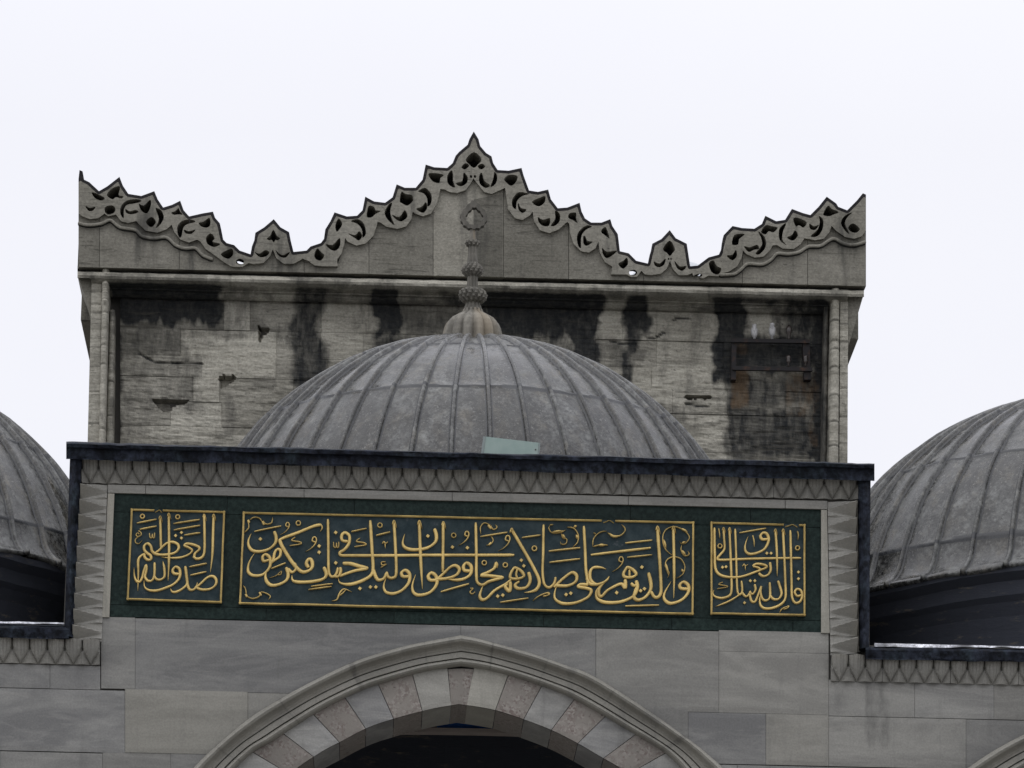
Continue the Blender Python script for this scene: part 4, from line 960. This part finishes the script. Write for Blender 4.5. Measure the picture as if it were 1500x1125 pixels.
# ------------------------------------------------------------------ carved parapet crest
TOP = [(115, 262), (116.5, 249), (121, 251), (123, 263), (131, 267), (145, 280), (157, 273), (175, 259), (180, 272), (188, 284), (207, 287), (226, 280), (231, 292), (239, 304), (252, 300), (264, 294), (269, 308), (277, 317), (297, 312.5), (312, 310), (315, 319), (322, 327), (324.5, 338), (327, 351), (332, 356), (343, 359), (351, 367), (367, 372.5), (369, 361), (372.5, 352), (374, 341), (387, 333), (401, 321), (411, 333), (423.5, 340), (426, 353), (430, 369), (449, 367), (455, 361), (470, 356), (474.5, 350), (476.5, 336), (484, 324), (490, 311), (508, 317), (523, 316), (531, 308), (535, 288), (548, 295), (564, 297), (575, 289), (581, 270), (593, 275), (609, 275), (619, 263), (623.5, 241), (636, 245), (655, 246), (663, 239), (667.5, 228), (673, 222), (685, 212), (687.5, 204), (694, 192.5), (701, 204), (703.5, 214), (712, 224), (720, 229), (722.5, 239), (729, 249), (745, 250), (764, 246), (767, 257), (775, 279), (788, 281), (803, 277.6), (807, 292), (817, 305), (831, 304), (849, 297), (852, 310), (857, 320), (866, 326), (881, 326), (894, 321), (897, 331), (905, 343), (906.5, 355), (908, 368), (921, 371), (932, 382), (949, 386), (951.5, 374), (954, 366), (955.5, 357), (969, 350), (981, 337), (990, 349), (1006, 357), (1008, 370), (1011, 390), (1022, 389), (1038, 377), (1053, 373), (1057, 364), (1058.5, 352), (1060, 344.5), (1073, 331), (1087, 334), (1105, 335), (1116, 328), (1121, 316), (1137, 324), (1150, 322), (1160, 306), (1176, 312), (1187, 315), (1199, 303), (1211, 288), (1225, 298), (1228, 303), (1241, 308), (1255, 294), (1264, 283), (1268.5, 285)]
def bottom(x): return 391+(x-115)*GS
V1 = lambda *p: [(100+x*.26667, 180+y*.26667) for x, y in p]
V2 = lambda *p: [(420+x*.26667, 180+y*.26667) for x, y in p]
V3 = lambda *p: [(740+x*.21337, 180+y*.21337) for x, y in p]
V4 = lambda *p: [(900+x*.26, 260+y*.26) for x, y in p]
V5 = lambda *p: [(88+x*.27333, 176+y*.27333) for x, y in p]
V6 = lambda *p: [(440+x*.27333, 176+y*.27333) for x, y in p]
# scalloped lower edge of the carved plate, left to right
LOW = V5((98, 500), (120, 515), (160, 530), (205, 525), (238, 500), (258, 515), (300, 505), (325, 540), (365, 551), (408, 540), (425, 560), (460, 592), (520, 603), (570, 585), (598, 560), (612, 600), (645, 640), (690, 655), (735, 640), (752, 650), (780, 690), (830, 725), (880, 762), (920, 785), (975, 787), (1010, 765), (1040, 772), (1090, 765), (1125, 730), (1140, 692), (1160, 740), (1200, 770), (1250, 770), (1284, 752)) \
    + V6((12, 742), (45, 755), (75, 778), (120, 783), (200, 783), (197, 745), (220, 715), (236, 660), (240, 630), (252, 650), (300, 672), (350, 660), (390, 620), (408, 570), (414, 545), (430, 548), (460, 570), (520, 582), (565, 570), (595, 530), (602, 490), (615, 500), (655, 515), (700, 500), (730, 450), (745, 395), (750, 368), (775, 372), (800, 385), (840, 390), (885, 375), (915, 335), (928, 312), (945, 335), (985, 385), (1025, 395), (1070, 375), (1097, 362), (1105, 420), (1115, 480), (1150, 525), (1190, 535), (1230, 510), (1245, 490), (1252, 540), (1285, 590), (1335, 605), (1385, 585), (1430, 545)) \
    + V3((440, 690), (447, 760), (470, 830), (520, 880), (575, 890), (620, 860), (640, 815), (650, 890), (685, 955), (735, 985), (728, 1040), (835, 1040), (865, 1058), (905, 1055), (935, 1015), (960, 1040), (1000, 1045), (1070, 1035), (1110, 1000), (1132, 945), (1150, 1000), (1190, 1045), (1250, 1045), (1285, 1030)) \
    + V4((447, 560), (500, 568), (530, 552), (585, 556), (600, 540), (645, 530), (692, 500), (718, 450), (724, 410), (745, 432), (790, 451), (840, 445), (875, 412), (892, 382), (915, 380), (950, 400), (1010, 402), (1050, 375), (1070, 342), (1090, 345), (1130, 353), (1180, 345), (1210, 310), (1224, 272), (1250, 300), (1300, 335), (1350, 345), (1395, 330), (1414, 300))
PK = [V5(*p) for p in (
    ((258, 400), (285, 370), (318, 362), (312, 400), (332, 405), (325, 416), (300, 410), (285, 420)), ((175, 382), (205, 390), (234, 408), (218, 418), (190, 408)), ((245, 470), (275, 460), (292, 475), (285, 495), (262, 505), (247, 495)), ((140, 462), (160, 470), (185, 465), (175, 482), (155, 484)),
    ((330, 482), (332, 450), (355, 425), (400, 416), (425, 425), (395, 436), (360, 442), (346, 465), (345, 502)), ((355, 478), (375, 488), (400, 482), (414, 492), (385, 502), (360, 496)), ((428, 450), (450, 458), (478, 432), (482, 455), (466, 492), (440, 482)), ((515, 472), (540, 480), (552, 510), (540, 540), (515, 560), (530, 520)), ((466, 540), (490, 523), (509, 545), (490, 569), (469, 556)),
    ((583, 487), (620, 472), (648, 447), (662, 472), (685, 505), (650, 502), (610, 507)), ((640, 604), (634, 560), (655, 533), (690, 525), (717, 535), (680, 547), (662, 562), (653, 602)), ((668, 588), (690, 595), (720, 588), (702, 607), (675, 604)), ((748, 552), (770, 545), (797, 528), (800, 560), (785, 572), (760, 567)), ((788, 630), (810, 613), (827, 635), (817, 650), (852, 660), (825, 674), (794, 660)), ((868, 716), (895, 700), (918, 694), (924, 716), (905, 738), (880, 731)),
    ((1143, 595), (1160, 622), (1174, 632), (1162, 642), (1152, 640), (1145, 652), (1136, 640), (1125, 642), (1113, 634), (1128, 622)), ((1043, 703), (1065, 712), (1090, 696), (1110, 705), (1095, 724), (1065, 726)), ((1168, 688), (1185, 705), (1205, 712), (1234, 698), (1215, 724), (1185, 717)), ((1366, 722), (1380, 693), (1398, 710), (1412, 725), (1396, 747), (1375, 742)))]
PK += [V6(*p) for p in (
    ((143, 666), (175, 668), (205, 638), (208, 670), (190, 694), (165, 690)), ((190, 562), (205, 533), (221, 555), (212, 577), (196, 592)), ((274, 531), (310, 521), (340, 545), (349, 590), (332, 612), (330, 577), (310, 546)), ((268, 605), (300, 612), (318, 595), (332, 615), (318, 637), (300, 627)), ((361, 511), (370, 465), (395, 470), (402, 484), (425, 487), (402, 500), (382, 516)), ((490, 448), (474, 455), (456, 490), (469, 522), (500, 547), (486, 510), (482, 480)), ((498, 508), (530, 518), (555, 488), (568, 515), (545, 537), (520, 532)),
    ((538, 432), (545, 390), (565, 400), (592, 405), (597, 430), (572, 452), (550, 442)), ((638, 386), (670, 370), (698, 400), (696, 440), (680, 453), (679, 420), (664, 396)), ((633, 465), (660, 455), (680, 433), (687, 460), (671, 484), (650, 480)), ((693, 291), (720, 287), (762, 295), (747, 310), (741, 332), (710, 322)), ((810, 276), (791, 300), (795, 337), (826, 354), (817, 320), (817, 295)), ((838, 335), (868, 325), (874, 288), (893, 310), (886, 337), (860, 350)),
    ((930, 179), (964, 210), (947, 236), (930, 250), (911, 236), (893, 212)), ((866, 246), (885, 229), (902, 240), (882, 257)), ((953, 241), (975, 231), (987, 245), (968, 257)), ((908, 300), (915, 295), (921, 302), (915, 309)), ((929, 300), (936, 295), (942, 302), (936, 309)), ((963, 300), (975, 290), (986, 325), (1012, 345), (990, 357), (964, 336)), ((1040, 268), (1054, 288), (1046, 325), (1020, 341), (1034, 300)), ((1098, 316), (1120, 297), (1157, 302), (1152, 327), (1130, 347), (1108, 332)),
    ((1217, 396), (1170, 388), (1141, 420), (1142, 452), (1158, 463), (1161, 430), (1185, 406)), ((1170, 448), (1182, 470), (1207, 478), (1190, 494), (1171, 477)), ((1248, 436), (1280, 420), (1307, 412), (1304, 440), (1282, 457), (1262, 452)), ((1365, 477), (1389, 492), (1386, 530), (1360, 552), (1344, 547), (1366, 515)), ((1278, 523), (1300, 535), (1332, 528), (1327, 562), (1300, 562), (1282, 546)))]
PK += [V3(*p) for p in (
    ((440, 652), (446, 626), (482, 622), (485, 652), (492, 682), (470, 667)), ((592, 707), (560, 697), (515, 727), (496, 770), (504, 825), (522, 838), (522, 785), (532, 748), (562, 720)), ((540, 785), (552, 785), (565, 810), (594, 815), (562, 838), (542, 826)), ((662, 747), (690, 722), (712, 785), (690, 772)), ((673, 858), (700, 880), (757, 873), (737, 897), (700, 917), (678, 896)), ((783, 965), (810, 950), (832, 932), (839, 965), (815, 994), (795, 986)),
    ((1130, 818), (1160, 865), (1146, 890), (1130, 907), (1114, 890), (1090, 865)), ((1028, 953), (1060, 965), (1094, 936), (1087, 970), (1060, 987), (1034, 977)), ((1168, 953), (1200, 985), (1237, 983), (1217, 1010), (1185, 997)), ((1117, 933), (1122, 928), (1127, 933), (1122, 940)), ((1134, 933), (1139, 928), (1144, 933), (1139, 940)))]
PK += [V4(*p) for p in (
    ((668, 372), (680, 327), (728, 324), (702, 347), (697, 372)), ((538, 487), (560, 474), (576, 500), (597, 512), (582, 540), (550, 527)), ((638, 440), (665, 435), (682, 413), (687, 440), (665, 462)), ((812, 315), (843, 340), (849, 385), (820, 422), (800, 417), (830, 380), (826, 345)), ((743, 385), (770, 390), (805, 378), (815, 397), (790, 402), (765, 412)), ((833, 295), (855, 264), (880, 267), (912, 275), (892, 297), (870, 292), (855, 307)),
    ((947, 262), (965, 254), (951, 290), (947, 330), (967, 357), (934, 332), (931, 285)), ((978, 335), (1000, 325), (1015, 303), (1030, 325), (1010, 350), (990, 347)), ((1013, 236), (1035, 232), (1077, 252), (1062, 277), (1040, 267), (1025, 272)), ((1152, 227), (1173, 247), (1169, 290), (1145, 322), (1112, 322), (1146, 290), (1156, 255)), ((1103, 263), (1125, 275), (1147, 268), (1130, 292), (1106, 287)), ((1183, 206), (1205, 165), (1225, 180), (1257, 195), (1230, 207), (1210, 214)),
    ((1335, 192), (1300, 207), (1281, 240), (1300, 277), (1322, 292), (1301, 245), (1311, 216)), ((1322, 282), (1345, 263), (1377, 288), (1360, 307), (1335, 302)))]
THRU = [[(351.5+6*math.cos(a*.52), 383.5+4.5*math.sin(a*.52)) for a in range(12)], [(927.5+6*math.cos(a*.52), 399.5+4.5*math.sin(a*.52)) for a in range(12)], [(1022+7*math.cos(a*.52), 404.5+3.2*math.sin(a*.52)-.25*(6*math.cos(a*.52))) for a in range(12)]]
JO = [115, 145.5, 262.5, 445.5, 540.5, 634.5, 737.5, 833, 943, 1087.5, 1183, 1268.5]
def top_at(x): return interp(TOP, x)
def eroded(x0, x1, r):
    n = int((x1-x0)/1.5)
    return [(x, max(top_at(x+d*r/6)+math.sqrt(r*r-(d*r/6)**2) for d in range(-6, 7))) for x in (lerp(x0, x1, i/n) for i in range(n+1))]
tones = [.40, .5, .52, .48, .42, .74, .38, .46, .5, .55, .5, .46]
LOWX = []                                 # height of the lower edge as a function of x
for x, y in LOW:
    if not LOWX or x > LOWX[-1][0]+.01: LOWX.append((x, y))
for k, (x0, x1) in enumerate(zip(JO, JO[1:])):                     # plain slabs under the carving
    a, b3 = x0+.35, x1-.35; n = max(4, int((b3-a)/2))
    up = [(x, min(interp(LOWX, x)-2.5, bottom(x)-2)) for x in (lerp(a, b3, i/n) for i in range(n+1))]
    mb = MB(); mb.poly([up+[(b3, bottom(b3)), (a, bottom(a))]], YP, .25, (tones[k], 0, 0, 0)); mb.build('parapet_slab', M['parapet'], gate)
low = [(min(max(x, 115), 1268.5), min(y, bottom(x)+1)) for x, y in LOW]
low = [low[0]]+[p for a, p in zip(low, low[1:]) if p != a]
ol = eroded(115, 1268.5, 4.4); ol[-1] = (1268.4, ol[-1][1])
ring = ol+[(1268.5, low[-1][1])]+low[::-1]+[(115, low[0][1])]
def rounder(h, f=1.16):
    cx, cy = sum(p[0] for p in h)/len(h), sum(p[1] for p in h)/len(h)
    return [(cx+(x-cx)*f, cy+(y-cy)*f) for x, y in crom(h, 3, True)]
def apart(h, o): return not any(inside(x, y, o) for x, y in h) and min((x-a)**2+(y-b3)**2 for x, y in h for a, b3 in o) > .6
PK2 = []
for h in PK:
    ok = False
    for f in (1.2, 1.1, 1.0, .9, .8, .7, .6):
        for dx, dy in ((0, 0), (0, 1.2), (0, 2.4), (1.5, 1), (-1.5, 1), (0, 3.6), (0, -1.5), (2.5, 2.5), (-2.5, 2.5)):
            h2 = [(x+dx, y+dy) for x, y in rounder(h, f)]
            if not ok and all(inside(x, y, ring) for x, y in h2) and all(apart(h2, o) for o in PK2+THRU): PK2.append(h2); ok = True
mb = MB(); mb.poly([ring]+PK2+THRU, YP-.055, .34, (.56, 0, 0, 0), True, THRU); mb.build('carved_crest', M['parapet'], gate)
mb = MB(); mb.poly([[(694, 292), (736.3, 284), (736.3, bottom(736)-.5), (694, bottom(694)-.5)]], YP-.006, .03, (.22, 0, 0, 0)); mb.build('parapet_slab', M['parapet'], gate)
mb = MB(); ol = [(x, y) for x, y in TOP]+[(1268.5, bottom(1268.5)), (115, bottom(115))]
mb.poly([ol]+THRU, YP+.29, .15, (.5, 0, 0, 0), True, THRU); back = mb.build('parapet_backing', M['crust'], gate)
# side returns of the parapet
mb = MB()
for x in (118, 1262):
    a = P(x, 335, YP+.4); zb = P(x, bottom(x), YP+.4).z; mb.box(a.x-.02 if x < 500 else a.x-.2, a.x+.2 if x < 500 else a.x+.02, YP+.45, YP+3.2, zb, a.z)
a0, a1 = P(118, 395, YP+.4), P(1262, 422, YP+.4); mb.box(a0.x, a1.x, YP+.78, YP+3.2, min(a0.z, a1.z)-.5, min(a0.z, a1.z)-.12)
mb.build('parapet_return', M['parapet'], gate)
# raised scrolls
sc = MB(); sk = [0]
def scroll(V, w, *pts, t=(0, 0), h=.06):
    sk[0] += 1
    f = .21337 if V is V3 else .2633
    sc.ribbon(V(*pts), w*f*1.0, YP, h*.72+.002*(sk[0] % 7), base=.03, n=6, taper=t, c=(.58+.1*nse(sk[0]*1.7, 3), 0, 0, 0), dirt=True, prof=((-1.42, .36), (-1.36, .45), (-1.0, .45), (-.96, .86), (-.8, .98), (0, 1.03), (.8, .98), (.96, .86), (1.0, .45), (1.36, .45), (1.42, .36)))
scroll(V1, 17, (55, 554), (110, 566), (180, 559), (232, 540), (285, 578), (370, 594), (405, 626), (470, 639), (540, 634), (590, 676), (640, 694), (700, 694), (740, 732), (795, 755), h=.075)
sc.build('festoon_moulding', M['parapet'], gate); sc = MB()
scroll(V4, 17, (590, 554), (670, 549), (710, 524), (750, 492), (830, 494), (880, 469), (915, 434), (980, 436), (1040, 424), (1090, 394), (1160, 389), (1230, 350), (1290, 377), (1350, 385), (1415, 366), h=.075)
sc.build('festoon_moulding', M['parapet'], gate)

# pale roof glimpsed through the crest, far behind
mb = MB(); c = P(986, 470, 30); kk = (P(987, 470, 30)-P(986, 470, 30)).length; rows = []
for i in range(9):
    t = R_(8+i*10); rows.append([mb.vert((c.x+kk*93*math.sin(t)*math.cos(a*.2618), c.y+kk*93*math.sin(t)*math.sin(a*.2618), c.z+kk*90*math.cos(t))) for a in range(24)])
for A_, B_ in zip(rows, rows[1:]):
    for i in range(24): mb.face(A_[i], B_[i], B_[(i+1) % 24], A_[(i+1) % 24])
mb.face(*rows[0])
far = mb.build('roof_cap', M['pale'], None, True); far['label'] = 'pale rounded roof just showing behind low right part of carved crest'; far['category'] = 'roof'

# ------------------------------------------------------------------ iron rack with insulators on the wall
rack = thing('insulator_rack', 'rusty iron rack with porcelain insulators bolted to stained gate wall', 'rack', P(1133, 545, YW-.1))
def bar_px(name, tl, tr, br, bl, Y, th):
    mb = MB(); mb.poly([[tl, tr, br, bl]], Y, th); mb.build(name, M['iron'], rack)
bar_px('rail', (1071, 495.5), (1186, 497.5), (1186, 502.5), (1071, 501), YW-.16, .05)
bar_px('rail', (1073, 536), (1190, 538), (1190, 543.5), (1073, 541.5), YW-.16, .05)
bar_px('bracket', (1072, 501), (1079, 501), (1078, 556), (1071, 556), YW-.13, .14)
bar_px('bracket', (1176, 502), (1186, 502), (1188, 556), (1178, 556), YW-.13, .14)
def insul(x, y, s, mat, parts):
    ins = MB(); k = (P(1131, 490, YW)-P(1130, 490, YW)).length; rows = []
    for dy, r in parts:
        c = P(x, y+dy*s, YW-.14); rows.append([ins.vert((c.x+r*s*k*math.cos(a*math.pi/8), c.y+r*s*k*math.sin(a*math.pi/8), c.z)) for a in range(16)])
    for A_, B_ in zip(rows, rows[1:]):
        for i in range(16): ins.face(A_[i], B_[i], B_[(i+1) % 16], A_[(i+1) % 16])
    ins.face(*rows[0]); ins.face(*rows[-1][::-1]); return ins.build('insulator', mat, rack, True)
BELL = [(-11, 2.2), (-10.5, 3.2), (-8, 3.6), (-7, 2.8), (-6, 3), (-4.5, 4.6), (-1, 5), (4, 4.4), (7, 3.4), (8, 2), (12, 1.6)]
insul(1105, 486, 1, M['porcelain'], BELL)['label'] = 'white insulator at left end of upper rail'
insul(1131, 484.5, 1.02, M['porcelain'], BELL)['label'] = 'white insulator in middle of upper rail'
BRK = [(-10, 1.2), (-8, 3), (-5, 4.4), (-2, 4.6), (1, 4.2), (4, 3.2), (10, 2.4), (12, 2)]
insul(1155.5, 486, .98, M['brown_porcelain'], BRK)['label'] = 'dark chipped insulator on upper rail'
KNOB = [(-6, 1), (-5, 3), (-2, 4), (1, 3), (3, 3.8), (6, 2.2), (9, 1.2), (12, 1.2)]
insul(1155, 526, .95, M['brown_porcelain'], KNOB); insul(1180, 526, .95, M['brown_porcelain'], KNOB)
